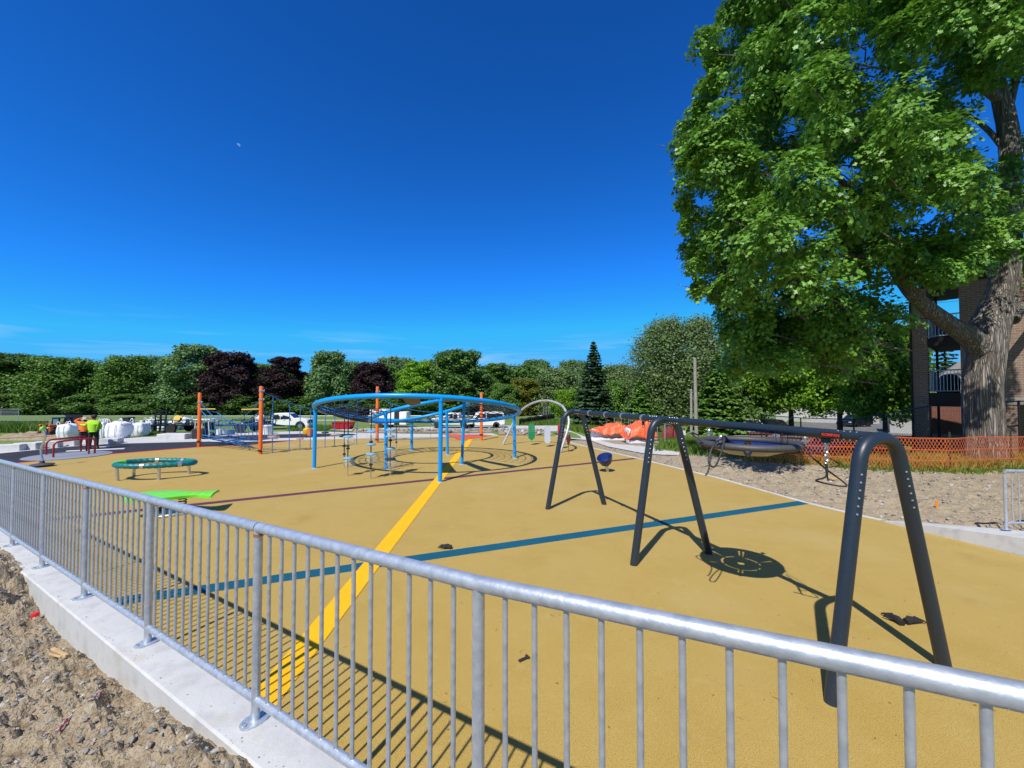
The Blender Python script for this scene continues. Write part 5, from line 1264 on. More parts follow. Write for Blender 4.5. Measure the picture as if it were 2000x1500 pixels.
# ---- workers
skinm = mat('skin_tone', (.30, .16, .10), .55); hiv_o = mat('orange_work_shirt', (.85, .20, .02), .7, 0, (.75, .16, .02), 6, 4, .3, 9); hiv_y = mat('lime_work_shirt', (.42, .80, .02), .7, 0, (.36, .7, .02), 6, 4, .3, 9)
trs = mat('dark_work_trousers', (.016, .016, .018), .85, 0, (.03, .03, .032), 8, 4, .3, 9); trg = mat('grey_work_trousers', (.05, .05, .055), .85, 0, (.08, .08, .085), 8, 4, .3, 9); boot = mat('tan_boots', (.16, .10, .05), .8)
def worker(label, g, rz, shirt, trouser, J, hat):
    r_ = thing('person', label, 'person', g, None, rz)
    E = [('pel', 'wai'), ('wai', 'che'), ('che', 'nk0'), ('nk0', 'nk1'), ('nk1', 'hd0'), ('hd0', 'hd1'), ('hd0', 'nose')]
    for s in 'LR':
        E += [('pel', 'hip'+s), ('hip'+s, 'kn'+s), ('kn'+s, 'an'+s), ('an'+s, 'to'+s), ('che', 'sh'+s), ('sh'+s, 'el'+s), ('el'+s, 'wr'+s), ('wr'+s, 'ha'+s)]
        d = (Vector(J['ha'+s][:3])-Vector(J['wr'+s][:3])).normalized(); u = d.orthogonal().normalized()
        for i, (q, L_) in enumerate(((-.030, .065), (-.010, .078), (.010, .074), (.030, .058), (.05, .03))):
            h = Vector(J['ha'+s][:3]); a = h+u*q*.9; b = a+d*L_+u*q*.3
            J['f%d%s' % (i, s)] = (*b, .0085); E.append(('ha'+s, 'f%d%s' % (i, s)))
    body = skin('body', J, E, 'pel', skinm, r_, 2)
    def grow(ks, es, root, nm, m_, add):
        JJ = {k: (*J[k][:3], (J[k][3] if not isinstance(J[k][3], tuple) else J[k][3][0])+add.get(k, .022)) for k in ks}; return skin(nm, JJ, es, root, m_, r_, 2)
    grow(['wai', 'che', 'nk0', 'pel', 'shL', 'elL', 'wrL', 'shR', 'elR', 'wrR'], [('pel', 'wai'), ('wai', 'che'), ('che', 'nk0'), ('che', 'shL'), ('shL', 'elL'), ('elL', 'wrL'), ('che', 'shR'), ('shR', 'elR'), ('elR', 'wrR')], 'wai', 'shirt', shirt, {'pel': .03, 'wai': .045, 'che': .035, 'nk0': .012, 'wrL': .012, 'wrR': .012})
    J = dict(J); J['pel'] = (*J['pel'][:2], J['pel'][2]+.02, .125)
    grow(['pel', 'hipL', 'knL', 'anL', 'hipR', 'knR', 'anR'], [('pel', 'hipL'), ('hipL', 'knL'), ('knL', 'anL'), ('pel', 'hipR'), ('hipR', 'knR'), ('knR', 'anR')], 'pel', 'trousers', trouser, {'pel': .022})
    for s in 'LR':
        a, t_ = Vector(J['an'+s][:3]), Vector(J['to'+s][:3]); d = t_-a; d.z = 0; d.normalize()
        part('boot', MB().tube([a+V(0, 0, .06), a-V(0, 0, .0), V(a.x, a.y, .05)-d*.05, V(a.x, a.y, .045)+d*.06, V(a.x, a.y, .038)+d*.16, V(a.x, a.y, .034)+d*.20], [.06, .062, .058, .056, .046, .02], 10), boot, r_, local=True)
    hd = Vector(J['hd1'][:3]); hf = (Vector(J['nose'][:3])-Vector(J['hd0'][:3])).normalized()
    M_ = Matrix.Translation(hd+V(0, 0, -.005)) @ Matrix.Rotation(math.atan2(hf.y, hf.x), 4, 'Z')
    if hat == 'cap':
        hh = MB().lathe([(.118, -.02), (.122, .02), (.11, .07), (.07, .105), (.0001, .115)], n=20, M=M_); vs = []
        for i in range(9):
            t = R(-62+15.5*i); vs += [(.11*math.cos(t), .115*math.sin(t), .0), (.10+.13*math.cos(t*.8), .10*math.sin(t), -.02), (.10+.13*math.cos(t*.8), .10*math.sin(t), -.006), (.11*math.cos(t), .115*math.sin(t), .015)]
        hh.add([M_ @ Vector(v) for v in vs], [(i*4+j, i*4+4+j, i*4+4+(j+1) % 4, i*4+(j+1) % 4) for i in range(8) for j in range(4)]+[(0, 1, 2, 3), (35, 34, 33, 32)])
        part('cap', hh, mat('black_cap', (.02, .022, .026), .7), r_, local=True)
    else:
        hh = MB().lathe([(.20, -.035), (.205, -.02), (.125, -.0), (.118, .05), (.09, .10), (.0001, .115)], n=22, M=M_); part('wide_brim_hat', hh, mat('straw_hat', (.55, .42, .27), .8), r_, local=True)
    part('hair', MB().ball(hd-hf*.02+V(0, 0, -.05), .098, 14, (.95, .95, .95)), mat('dark_hair', (.015, .012, .01), .7), r_, local=True)
    return r_
base = dict(pel=(0, 0, .95, .145), wai=(0, .0, 1.08, .14), che=(0, .0, 1.30, .165), nk0=(0, .0, 1.46, .075), nk1=(0, .01, 1.52, .055), hd0=(0, .02, 1.62, .088), hd1=(0, .02, 1.69, .082), nose=(.0, .118, 1.61, .014),
            hipL=(-.10, 0, .88, .098), knL=(-.13, .02, .50, .066), anL=(-.14, -.01, .11, .048), toL=(-.15, .12, .05, .034), hipR=(.10, 0, .88, .098), knR=(.13, .02, .50, .066), anR=(.14, -.01, .11, .048), toR=(.15, .12, .05, .034),
            shL=(-.20, 0, 1.41, .062), elL=(-.26, -.02, 1.13, .046), wrL=(-.24, .10, .90, .032), haL=(-.235, .13, .83, .030), shR=(.20, 0, 1.41, .062), elR=(.26, -.02, 1.13, .046), wrR=(.24, .10, .90, .032), haR=(.235, .13, .83, .030))
J = dict(base); J.update(nose=(.10, .06, 1.61, .014), shL=(-.20, .02, 1.41, .064), elL=(-.34, .10, 1.22, .048), wrL=(-.58, .16, 1.26, .034), haL=(-.65, .17, 1.26, .031), elR=(.25, .08, 1.14, .048), wrR=(.16, .26, 1.02, .033), haR=(.12, .32, 1.0, .03))
J['pel'] = (0, 0, .95, .165); J['wai'] = (0, .02, 1.08, .175); J['che'] = (0, .0, 1.30, .185)
worker('worker in lime shirt and dark cap reaching one arm toward the other worker', G(182, 876.5), R(28), hiv_y, trs, J, 'cap')
J = dict(base); J.update(pel=(0, 0, .88, .16), wai=(0, .02, 1.0, .165), che=(0, .05, 1.18, .175), nk0=(0, .08, 1.31, .075), nk1=(0, .10, 1.36, .055), hd0=(0, .13, 1.44, .088), hd1=(0, .14, 1.50, .082), nose=(0, .225, 1.41, .014),
     shL=(-.20, .06, 1.29, .062), elL=(-.42, .10, 1.38, .046), wrL=(-.22, .16, 1.52, .032), haL=(-.15, .17, 1.54, .030), shR=(.20, .06, 1.29, .062), elR=(.42, .10, 1.38, .046), wrR=(.22, .16, 1.52, .032), haR=(.15, .17, 1.54, .030), hipL=(-.1, 0, .82, .1), hipR=(.1, 0, .82, .1), knL=(-.12, .06, .48, .066), knR=(.12, .06, .48, .066))
worker('worker in orange shirt raising both hands to a wide-brimmed hat', G(163.5, 871.5), R(30), hiv_o, trg, J, 'hat')
# ================================================================ TREES, BUILDINGS, SKY
LOBED = np.array([(0, -.5), (.22, -.22), (.52, -.10), (.30, .10), (.34, .36), (.10, .26), (0, .58), (-.10, .26), (-.34, .36), (-.30, .10), (-.52, -.10), (-.22, -.22)])
TUFT = np.array([(0, -.5), (.42, -.12), (.22, .18), (0, .5), (-.25, .2), (-.40, -.15)])
SPIKE = np.array([(0, -.5), (.13, 0), (0, .5), (-.13, 0)])
def leafmesh(name, Cn, Nr, S_, shape, fold=.18):
    n = len(Cn); m = len(shape)
    Nr = Nr/np.linalg.norm(Nr, axis=1, keepdims=True)
    a = rng.normal(size=(n, 3)); t = np.cross(Nr, a); t /= np.linalg.norm(t, axis=1, keepdims=True)+1e-9; b = np.cross(Nr, t)
    v = Cn[:, None, :] + S_[:, None, None]*(shape[None, :, 0, None]*t[:, None, :] + shape[None, :, 1, None]*b[:, None, :] - fold*(np.abs(shape[None, :, 0, None])+.6*np.maximum(shape[None, :, 1, None], 0))*Nr[:, None, :])
    me = bpy.data.meshes.new(name); me.vertices.add(n*m); me.vertices.foreach_set('co', v.reshape(-1).astype(np.float32))
    me.loops.add(n*m); me.loops.foreach_set('vertex_index', np.arange(n*m, dtype=np.int32))
    me.polygons.add(n); me.polygons.foreach_set('loop_start', np.arange(n, dtype=np.int32)*m); me.polygons.foreach_set('loop_total', np.full(n, m, dtype=np.int32))
    me.update(calc_edges=True); return me
def leafobj(name, me, m_, parent):
    o = bpy.data.objects.new(name, me)
    if not me.materials: me.materials.append(m_)
    link(o, parent); ORG[o.name] = Vector((0, 0, 0)); return o
lm_maple = leaf_mat('maple_leaves', (.105, .245, .028), (.225, .44, .060), .25, .42)
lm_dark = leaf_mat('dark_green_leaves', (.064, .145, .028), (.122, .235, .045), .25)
lm_mid = leaf_mat('mid_green_leaves', (.080, .185, .026), (.155, .29, .044), .27)
lm_bright = leaf_mat('bright_green_leaves', (.13, .28, .016), (.23, .43, .03), .36)
lm_blue = leaf_mat('blue_green_leaves', (.085, .18, .060), (.15, .265, .082), .24)
lm_purple = leaf_mat('purple_leaves', (.017, .007, .011), (.036, .015, .020), .15, .7)
lm_pale = leaf_mat('pale_green_leaves', (.12, .22, .08), (.19, .30, .11), .25)
lm_willow = leaf_mat('grey_green_leaves', (.115, .185, .060), (.22, .32, .115), .28)
lm_yel = leaf_mat('yellow_green_leaves', (.11, .15, .012), (.20, .21, .02), .3)
lm_spruce = leaf_mat('spruce_needles', (.042, .10, .046), (.09, .17, .07), .15)
lm_spruce2 = leaf_mat('light_spruce_needles', (.10, .215, .035), (.18, .33, .06), .2)
bark_d = mat('dark_bark', (.06, .05, .04), .9, 0, (.10, .085, .07), 8, 5, .4, 20)
def rdir(n):
    d = rng.normal(size=(n, 3)); return d/np.linalg.norm(d, axis=1, keepdims=True)
def crown_mesh(name, w, h, nb, per, leaf, taper=.25, base=.08, shape=TUFT, droop=0., core=.55):
    """leaf clusters spread through many sub-crowns; unit: metres, root at the ground"""
    Cs, Ns, Ss = [], [], []
    for i in range(nb):
        f = (i+.5)/nb; z = h*(base+(1-base)*f**.85)
        fz = (z/h-base)/(1-base); prof = math.sin(math.pi*min(1, .12+.80*fz**(1-taper*.4)))**.62
        a = i*2.39996+rng.normal()*.3; q = (.35+.65*math.sqrt(rng.random()))*w/2*prof*.80
        r = w*(.10+.085*rng.random())*(1.15-.45*fz)
        c = np.array([q*math.cos(a), q*math.sin(a), min(z, h-r*.6)])
        d = rdir(per); rad = r*(core+(1-core)*rng.random(per)**.5)*(1+.30*rng.normal(size=per)*.6)
        p = c+d*rad[:, None]*np.array([1.1, 1.1, .8]); p[:, 2] -= droop*np.abs(rng.normal(size=per))*r
        p[:, 2] = np.maximum(p[:, 2], .15)
        Cs.append(p); Ns.append(d*.9+np.array([0, 0, .55])+.55*rng.normal(size=(per, 3))); Ss.append(leaf*(.65+.7*rng.random(per)))
    return leafmesh(name, np.vstack(Cs), np.vstack(Ns), np.concatenate(Ss), shape)
def trunk_mb(h, r, lean=.0):
    mb = MB().tube([(0, 0, -.3), (0, 0, h*.15), (lean, 0, h*.45), (lean*1.5, .1, h*.8)], [r*1.25, r, r*.8, r*.3], 9)
    for k in range(5):
        a = k*1.26; mb.tube([(lean*.6, 0, h*(.22+.08*k)), (w_ := h*.12*math.cos(a), h*.12*math.sin(a), h*(.36+.08*k)), (h*.24*math.cos(a), h*.24*math.sin(a), h*(.46+.08*k))], [r*.45, r*.3, r*.1], 6)
    return mb
PROTO = {}
def proto(kind):
    if kind not in PROTO:
        kw = {'round': (10, 12, 52, 400, .33), 'broad': (13, 12, 60, 400, .35), 'tall': (8, 14, 46, 400, .33), 'bush': (9, 7, 36, 380, .30), 'loose': (11, 13, 72, 260, .32)}[kind]
        PROTO[kind] = (crown_mesh('crown', kw[0], kw[1], kw[2], kw[3], kw[4], base=.05, droop=.5 if kind == 'loose' else 0.), mesh_of('trunk', trunk_mb(kw[1]*.9, .28)), kw)
    return PROTO[kind]
def tree(label, px, wpx, ytop, Y, kind, lm, name='tree', group='trees along the far edge of the field', base_py=None):
    me, tm, kw = proto(kind)
    g = Dp(px, 800, Y); g.z = T(g.x, Y)
    top = Dp(px, ytop, Y).z; hh = top-g.z; ww = wpx*Y/F
    r_ = thing(name, label, 'tree', g, group, random.random()*6.28)
    r_.scale = (ww/kw[0]*1.06, ww/kw[0]*1.06, hh/kw[1]*1.0)
    c = leafobj('crown', me, lm, r_); c.material_slots[0].link = 'OBJECT'; c.material_slots[0].material = lm
    t = bpy.data.objects.new('trunk', tm)
    if not tm.materials: tm.materials.append(bark_d)
    link(t, r_); return r_
far = [
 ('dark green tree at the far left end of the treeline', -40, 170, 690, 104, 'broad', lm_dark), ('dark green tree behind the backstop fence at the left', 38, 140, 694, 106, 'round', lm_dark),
 ('purple treetop peeping over the green trees near the left edge', 88, 70, 700, 128, 'round', lm_purple), ('leafy mid-green tree above the loader and dirt heap', 128, 150, 701, 104, 'broad', lm_mid),
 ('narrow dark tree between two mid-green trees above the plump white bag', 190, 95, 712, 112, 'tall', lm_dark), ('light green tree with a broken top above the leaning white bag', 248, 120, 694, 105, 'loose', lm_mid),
 ('grey-green tree standing back above the black ramps', 298, 100, 697, 125, 'round', lm_blue), ('tall blue-green dense maple left of the first purple tree', 378, 128, 676, 103, 'round', lm_blue),
 ('wide purple-leaved tree between the first two orange poles', 452, 118, 690, 101, 'round', lm_purple), ('purple-leaved tree right behind the second orange pole', 556, 96, 698, 102, 'tall', lm_purple),
 ('yellowish green tree showing in the gap between the two wide purple trees', 508, 74, 712, 118, 'round', lm_bright), ('dense round green tree just left of the blue ring', 646, 104, 689, 103, 'round', lm_blue),
 ('smaller purple-leaved tree behind the third orange pole', 727, 92, 710, 103, 'round', lm_purple), ('pale feathery tree behind the round green tree and smallest purple tree', 692, 110, 706, 150, 'loose', lm_pale),
 ('pale light green tree far back right of the smallest purple tree', 772, 110, 697, 152, 'loose', lm_pale), ('bright fresh green tree above the front of the blue ring', 815, 82, 706, 100, 'tall', lm_bright),
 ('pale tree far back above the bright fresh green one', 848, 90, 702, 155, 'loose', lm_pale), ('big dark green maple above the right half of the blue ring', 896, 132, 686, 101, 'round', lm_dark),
 ('mid-green tree right of the big dark maple by the goal posts', 968, 78, 710, 108, 'tall', lm_mid), ('yellow-green tree behind the silver arch left side', 1022, 78, 740, 96, 'round', lm_yel),
 ('round dark-topped tree standing back above the silver arch', 1046, 84, 704, 140, 'round', lm_blue), ('grey-green willowy tree between the arch and the dark spruce', 1090, 118, 719, 98, 'loose', lm_willow),
 ('pale spiky-topped tree far back left of the dark spruce', 1120, 90, 703, 150, 'loose', lm_pale), ('bright bushy tree low beside the dark spruce', 1105, 62, 762, 80, 'bush', lm_bright),
 ('olive green bush tree low behind the left leg of the silver arch', 985, 70, 752, 92, 'bush', lm_mid), ('grey-green tree right behind the dark spruce', 1205, 95, 712, 84, 'loose', lm_willow),
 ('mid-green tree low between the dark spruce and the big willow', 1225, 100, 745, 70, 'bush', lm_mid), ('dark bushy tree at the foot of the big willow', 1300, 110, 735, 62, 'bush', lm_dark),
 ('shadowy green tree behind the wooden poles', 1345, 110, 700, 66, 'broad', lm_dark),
]
for a in far: tree(*a)
nb_ = ['first', 'second', 'third', 'fourth', 'fifth', 'sixth', 'seventh', 'eighth', 'ninth', 'tenth', 'eleventh', 'twelfth', 'thirteenth', 'fourteenth', 'fifteenth', 'sixteenth']
for i_, w_ in enumerate(nb_):
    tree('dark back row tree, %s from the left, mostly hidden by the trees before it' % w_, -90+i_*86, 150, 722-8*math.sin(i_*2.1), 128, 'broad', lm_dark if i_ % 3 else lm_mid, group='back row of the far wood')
# understory hedge that closes the foot of the far wood
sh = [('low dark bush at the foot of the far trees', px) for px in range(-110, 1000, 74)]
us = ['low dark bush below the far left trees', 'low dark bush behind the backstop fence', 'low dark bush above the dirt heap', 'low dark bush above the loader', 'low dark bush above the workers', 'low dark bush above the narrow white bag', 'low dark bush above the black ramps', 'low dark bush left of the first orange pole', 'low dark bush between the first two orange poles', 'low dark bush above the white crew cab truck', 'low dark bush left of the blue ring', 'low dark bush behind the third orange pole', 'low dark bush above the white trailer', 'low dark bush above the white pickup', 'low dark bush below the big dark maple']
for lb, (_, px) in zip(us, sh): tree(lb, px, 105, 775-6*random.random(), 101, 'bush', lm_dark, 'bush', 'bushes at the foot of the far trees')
# nearer deciduous trees at right
big = crown_mesh('crown', 12, 13, 130, 520, .19, base=.03, shape=TUFT, droop=.6, core=.4); PROTO['willow'] = (big, mesh_of('trunk', trunk_mb(11, .35)), (12, 13))
PROTO['leafy'] = (crown_mesh('crown', 9, 10, 100, 300, .26, base=.27, shape=LOBED, core=.35), mesh_of('trunk', trunk_mb(9, .22)), (9, 10))
GR2 = 'trees at the right behind the parking lot'
tree('huge grey-green willow rising behind the wooden poles', 1330, 215, 620, 62, 'willow', lm_willow, group=GR2)
tree('dark leafy tree between the light spruce and the old maple crown', 1478, 150, 650, 50, 'leafy', lm_mid, group=GR2)
tree('bright leafy tree under the left edge of the old maple crown', 1545, 170, 640, 44, 'leafy', lm_bright, group=GR2)
tree('bright green tree in front of the white house', 1640, 170, 655, 40, 'leafy', lm_bright, group=GR2)
tree('bright green tree just left of the brick balcony pillar', 1728, 150, 640, 32, 'leafy', lm_bright, group=GR2)
tree('shaded bushy tree left of the parked black car', 1425, 120, 745, 46, 'bush', lm_dark, group=GR2)
# conifers
def conifer(label, px, wpx, ytop, ybase, lm, dens=1.0, seed=0, Y=None, tiers=34, leaf=.62):
    if Y is None: g = GT(px, ybase)
    else: g = Dp(px, 800, Y); g.z = T(g.x, g.y)
    h = Dp(px, ytop, g.y).z-g.z; w = wpx*g.y/F
    leaf_n = None; r_ = thing('spruce_tree', label, 'tree', g, 'conifers at the right')
    Cs, Ns, Ss = [], [], []
    for i in range(tiers):
        f = i/tiers; z0 = h*(.03+.94*f); rad = w/2*(1-f)**.85*(.92+.25*rng.random())+.10; nb = int(7+9*(1-f))
        for b in range(nb):
            a = b*2*math.pi/nb+i*.7+rng.normal()*.15; L_ = rad*(.75+.35*rng.random()); m = int((22+46*L_/w*2)*dens)
            s = rng.random(m)**.7; side = rng.normal(size=m)*.16*L_*(1.05-s*.6)
            x = s*L_; dz = -.42*L_*s**1.2+.26*L_*s**2.5
            P = np.stack([x*math.cos(a)-side*math.sin(a), x*math.sin(a)+side*math.cos(a), z0+dz+rng.normal(size=m)*.05], 1)
            Cs.append(P); Ns.append(np.stack([.25*math.cos(a)+.3*rng.normal(size=m), .25*math.sin(a)+.3*rng.normal(size=m), .9+.2*rng.normal(size=m)], 1)); Ss.append(leaf*(.5+.6*rng.random(m))*(.55+.45*(1-f)))
    me = leafmesh('branches', np.vstack(Cs), np.vstack(Ns), np.concatenate(Ss), TUFT, .3)
    leafobj('branches', me, lm, r_); part('trunk', MB().tube([g-V(0, 0, .2), g+V(0, 0, h*.97)], [.16+.01*h, .03], 8), bark_d, r_); return r_
conifer('tall dark blue-green spruce with a thin pointed top', 1160, 92, 659, 833, lm_spruce, 1.0)
conifer('small green spruce in front of the big willow', 1250, 76, 738, 838, lm_spruce2, .8, tiers=24, Y=48)
conifer('broad light green spruce right of the wooden poles', 1402, 112, 684, 826, lm_spruce2, 1.0, Y=44)
conifer('blue-green pine seen through the middle balcony', 1848, 120, 648, 800, lm_spruce, .7, Y=52, tiers=24)
# ---- the old maple
def bark_mat():
    m = bpy.data.materials.new('old_maple_bark'); m.use_nodes = True; nt = m.node_tree; N = nt.nodes; L = nt.links; b = N['Principled BSDF']; b.inputs['Roughness'].default_value = .92; b.inputs['Specular IOR Level'].default_value = .15
    tc = N.new('ShaderNodeTexCoord'); mp = N.new('ShaderNodeMapping'); mp.inputs['Scale'].default_value = (9, 9, .55); L.new(tc.outputs['Object'], mp.inputs['Vector'])
    n = N.new('ShaderNodeTexNoise'); n.inputs['Scale'].default_value = 1.3; n.inputs['Detail'].default_value = 8; n.inputs['Distortion'].default_value = .6; L.new(mp.outputs[0], n.inputs['Vector'])
    vo = N.new('ShaderNodeTexVoronoi'); vo.feature = 'DISTANCE_TO_EDGE'; vo.inputs['Scale'].default_value = 1.9
    nd = N.new('ShaderNodeTexNoise'); nd.inputs['Scale'].default_value = .9; nd.inputs['Detail'].default_value = 3; L.new(mp.outputs[0], nd.inputs['Vector'])
    va = N.new('ShaderNodeVectorMath'); va.operation = 'MULTIPLY_ADD'; va.inputs[1].default_value = (1.6, 1.6, 1.6); L.new(nd.outputs['Color'], va.inputs[0]); L.new(mp.outputs[0], va.inputs[2]); L.new(va.outputs[0], vo.inputs['Vector'])
    mr = N.new('ShaderNodeMapRange'); mr.inputs[2].default_value = .25; L.new(vo.outputs['Distance'], mr.inputs[0])
    r = N.new('ShaderNodeValToRGB'); r.color_ramp.elements[0].position = .3; r.color_ramp.elements[1].position = .7; r.color_ramp.elements[0].color = (.20, .175, .15, 1); r.color_ramp.elements[1].color = (.46, .42, .375, 1); L.new(n.outputs['Fac'], r.inputs[0])
    c = mixnode(nt, mr.outputs[0], (.15, .125, .105), r.outputs[0]); L.new(c, b.inputs['Base Color'])
    bp = N.new('ShaderNodeBump'); bp.inputs['Strength'].default_value = 1.0; bp.inputs['Distance'].default_value = .05
    mm = N.new('ShaderNodeMath'); mm.operation = 'ADD'; L.new(n.outputs['Fac'], mm.inputs[0]); L.new(mr.outputs[0], mm.inputs[1]); L.new(mm.outputs[0], bp.inputs['Height']); L.new(bp.outputs['Normal'], b.inputs['Normal'])
    return m
barkm = bark_mat(); mg = Dp(1924, 905, 15.2); mg.z = T(mg.x, mg.y)
mp_ = thing('maple_tree', 'huge old maple with furrowed grey trunk beside the brick building', 'tree', mg)
def limb(pts, name='limb', n=14, amp=.06, parent=None, seg=8):
    P = arc_path([p[:3] for p in pts], seg); rr = []
    for i in range(len(P)):
        f = i/(len(P)-1)*(len(pts)-1); k = min(int(f), len(pts)-2); rr.append(.75*(pts[k][3]+(pts[k+1][3]-pts[k][3])*(f-k)))
    mb = MB().tube(P, rr, n)
    for i, v in enumerate(mb.v[:len(P)*n]):
        c = P[i//n]; d = Vector(v)-c; r = d.length; a = math.atan2(d.y, d.x)
        k = 1+amp*1.3*noise.noise(Vector((d.x/r*2.2, d.y/r*2.2, c.z*.55)))+amp*.8*noise.noise(Vector((d.x/r*6, d.y/r*6, c.z*1.1)))
        mb.v[i] = tuple(c+d*k)
    return part(name, mb, barkm, parent or mp_)
def D4(px, py, y, r): p = Dp(px, py, y); return (p.x, p.y, p.z, r)
limb([(mg.x+.05, mg.y, mg.z-.3, 1.05), (mg.x, mg.y, mg.z+.25, .80), D4(1921, 840, 15.2, .69), D4(1920, 770, 15.2, .68), D4(1925, 700, 15.2, .70), D4(1932, 640, 15.2, .72), D4(1955, 570, 15.2, .56), D4(1966, 500, 15.2, .47), D4(1972, 400, 15.3, .42), D4(1972, 280, 15.4, .37), D4(1955, 190, 15.6, .34), D4(1925, 90, 15.8, .27), D4(1900, -60, 16, .2), D4(1890, -220, 16, .1)], 'trunk', 44, .11, seg=10)
LB = [([D4(1926, 690, 15.1, .50), D4(1890, 655, 15.0, .46), D4(1855, 634, 14.9, .37), D4(1812, 602, 14.7, .32), D4(1780, 572, 14.5, .29), D4(1755, 535, 14.3, .27), D4(1728, 480, 14.0, .25), D4(1690, 410, 13.6, .16), D4(1620, 330, 13.2, .11), D4(1540, 270, 13, .05)]),
      ([D4(1975, 625, 15.2, .30), D4(1997, 598, 15.3, .24), D4(2050, 560, 15.4, .2), D4(2140, 480, 15.6, .12), D4(2250, 380, 16, .05)]),
      ([D4(1970, 420, 15.3, .24), D4(1930, 400, 15.0, .19), D4(1870, 385, 14.6, .15), D4(1800, 350, 14.2, .11), D4(1700, 300, 13.6, .06)]),
      ([D4(1958, 200, 15.6, .22), D4(1915, 165, 15.2, .17), D4(1880, 120, 14.8, .13), D4(1820, 60, 14.4, .09), D4(1740, 0, 14, .05)]),
      ([D4(1965, 230, 15.5, .20), D4(1990, 130, 15.6, .16), D4(2020, 20, 15.8, .1), D4(2060, -100, 16, .05)]),
      ([D4(1968, 300, 15.4, .14), D4(1925, 250, 15.8, .11), D4(1870, 215, 16.4, .08), D4(1780, 190, 17, .04)]),
      ([D4(1740, 505, 14.1, .13), D4(1670, 500, 14, .10), D4(1590, 500, 13.8, .07), D4(1480, 540, 13.6, .03)]),
      ([D4(1700, 425, 13.7, .11), D4(1600, 420, 13.6, .08), D4(1480, 400, 13.5, .05), D4(1400, 390, 13.5, .02)]),
      ([D4(1768, 552, 14.4, .09), D4(1700, 560, 15, .07), D4(1600, 600, 15.6, .05), D4(1500, 640, 16, .02)])]
for L_ in LB: limb(L_, 'limb', 14, .05)
sil = [(1440, -900), (1418, -200), (1424, 0), (1417, 23), (1372, 80), (1375, 105), (1389, 128), (1386, 160), (1345, 219), (1333, 257), (1340, 290), (1333, 317), (1350, 345), (1328, 373), (1345, 420), (1342, 467), (1356, 513), (1356, 565), (1385, 580), (1412, 593), (1425, 640), (1450, 680), (1520, 705), (1600, 690), (1700, 650), (1742, 640), (1745, 560), (1775, 515), (1830, 505), (1905, 500), (1960, 470), (2010, 520), (2300, 560), (2400, 0), (2300, -900)]
def inpoly(x, y, P):
    c = False; j = len(P)-1
    for i in range(len(P)):
        if (P[i][1] > y) != (P[j][1] > y) and x < (P[j][0]-P[i][0])*(y-P[i][1])/(P[j][1]-P[i][1])+P[i][0]: c = not c
        j = i
    return c
holes = [(1692, 128, 26), (1688, 95, 18), (1988, 225, 38), (1925, 262, 28), (1912, 300, 22), (1995, 330, 26), (1800, 150, 20), (1760, 600, 40), (1900, 140, 26), (1655, 330, 16), (1560, 250, 12), (1822, 410, 20), (1440, 155, 12), (1580, 455, 12), (1680, 555, 16), (1500, 590, 14)]
CT = np.array([17.2, 15.2, 11.5])
def edge_dist(x, y):
    P = np.array(sil, float); A = P; B = np.roll(P, -1, 0); d = B-A; t = np.clip(((np.array([x, y])-A)*d).sum(1)/(d*d).sum(1), 0, 1)
    return float(np.min(np.linalg.norm(A+d*t[:, None]-np.array([x, y]), axis=1)))
blobs = []; tries = 0
def far_enough(c, k): return not blobs or min(np.linalg.norm(c-b[0]) for b in blobs) > k
while len(blobs) < 560 and tries < 30000:                     # foliage masses through the crown's depth
    tries += 1
    px, py = rng.uniform(1330, 2250), rng.uniform(-330, 705)
    if not inpoly(px, py, sil) or (px > 2030 and rng.random() < .72): continue
    if px > 1985 and py > 120 and rng.random() < .9: continue
    e = edge_dist(px, py); dep = min(5.0, 1.0+e*.022); Y = 14.6+rng.uniform(-1, .75)*dep
    r = .52+.5*rng.random(); rp = r*F/Y
    if px < 2000 and e < rp*.75: continue
    if any((px-hx)**2+(py-hy)**2 < (hr+rp*.62)**2 for hx, hy, hr in holes): continue
    c = np.array(Dp(px, py, Y))
    if c[2] < 3.4 or not far_enough(c, .60): continue
    blobs.append((c, r))
for px, py in [(rng.uniform(1440, 1670), rng.uniform(600, 705)) for _ in range(34)]+[(rng.uniform(1775, 1905), rng.uniform(490, 540)) for _ in range(12)]+[(rng.uniform(1860, 2000), rng.uniform(-10, 150)) for _ in range(16)]+[(rng.uniform(1960, 2050), rng.uniform(-30, 130)) for _ in range(14)]+list(((1890, 480), (1915, 500), (1940, 470), (1965, 490), (1990, 470), (1985, 505), (1860, 485), (1830, 480), (1800, 470), (2010, 440), (1930, 455), (1960, 20), (1990, 60), (1950, 110), (1985, 110), (1900, 30), (1880, 80), (1930, 60), (1840, 300), (1880, 330), (1920, 350), (1850, 360), (1990, 380), (1960, 330), (1760, 620), (1720, 600), (1690, 640), (1640, 660), (1590, 670), (1540, 680), (1490, 670), (1450, 640), (1500, 620), (1560, 630), (1610, 610), (1660, 600), (1470, 590), (1530, 560), (1420, 560))):
    r = .5+.3*rng.random(); blobs.append((np.array(Dp(px+rng.normal()*8, py+rng.normal()*6, 14.7+.8*rng.random() if px > 1960 else 12.8+1.4*rng.random() if px > 1790 else 13+3*rng.random())), r))
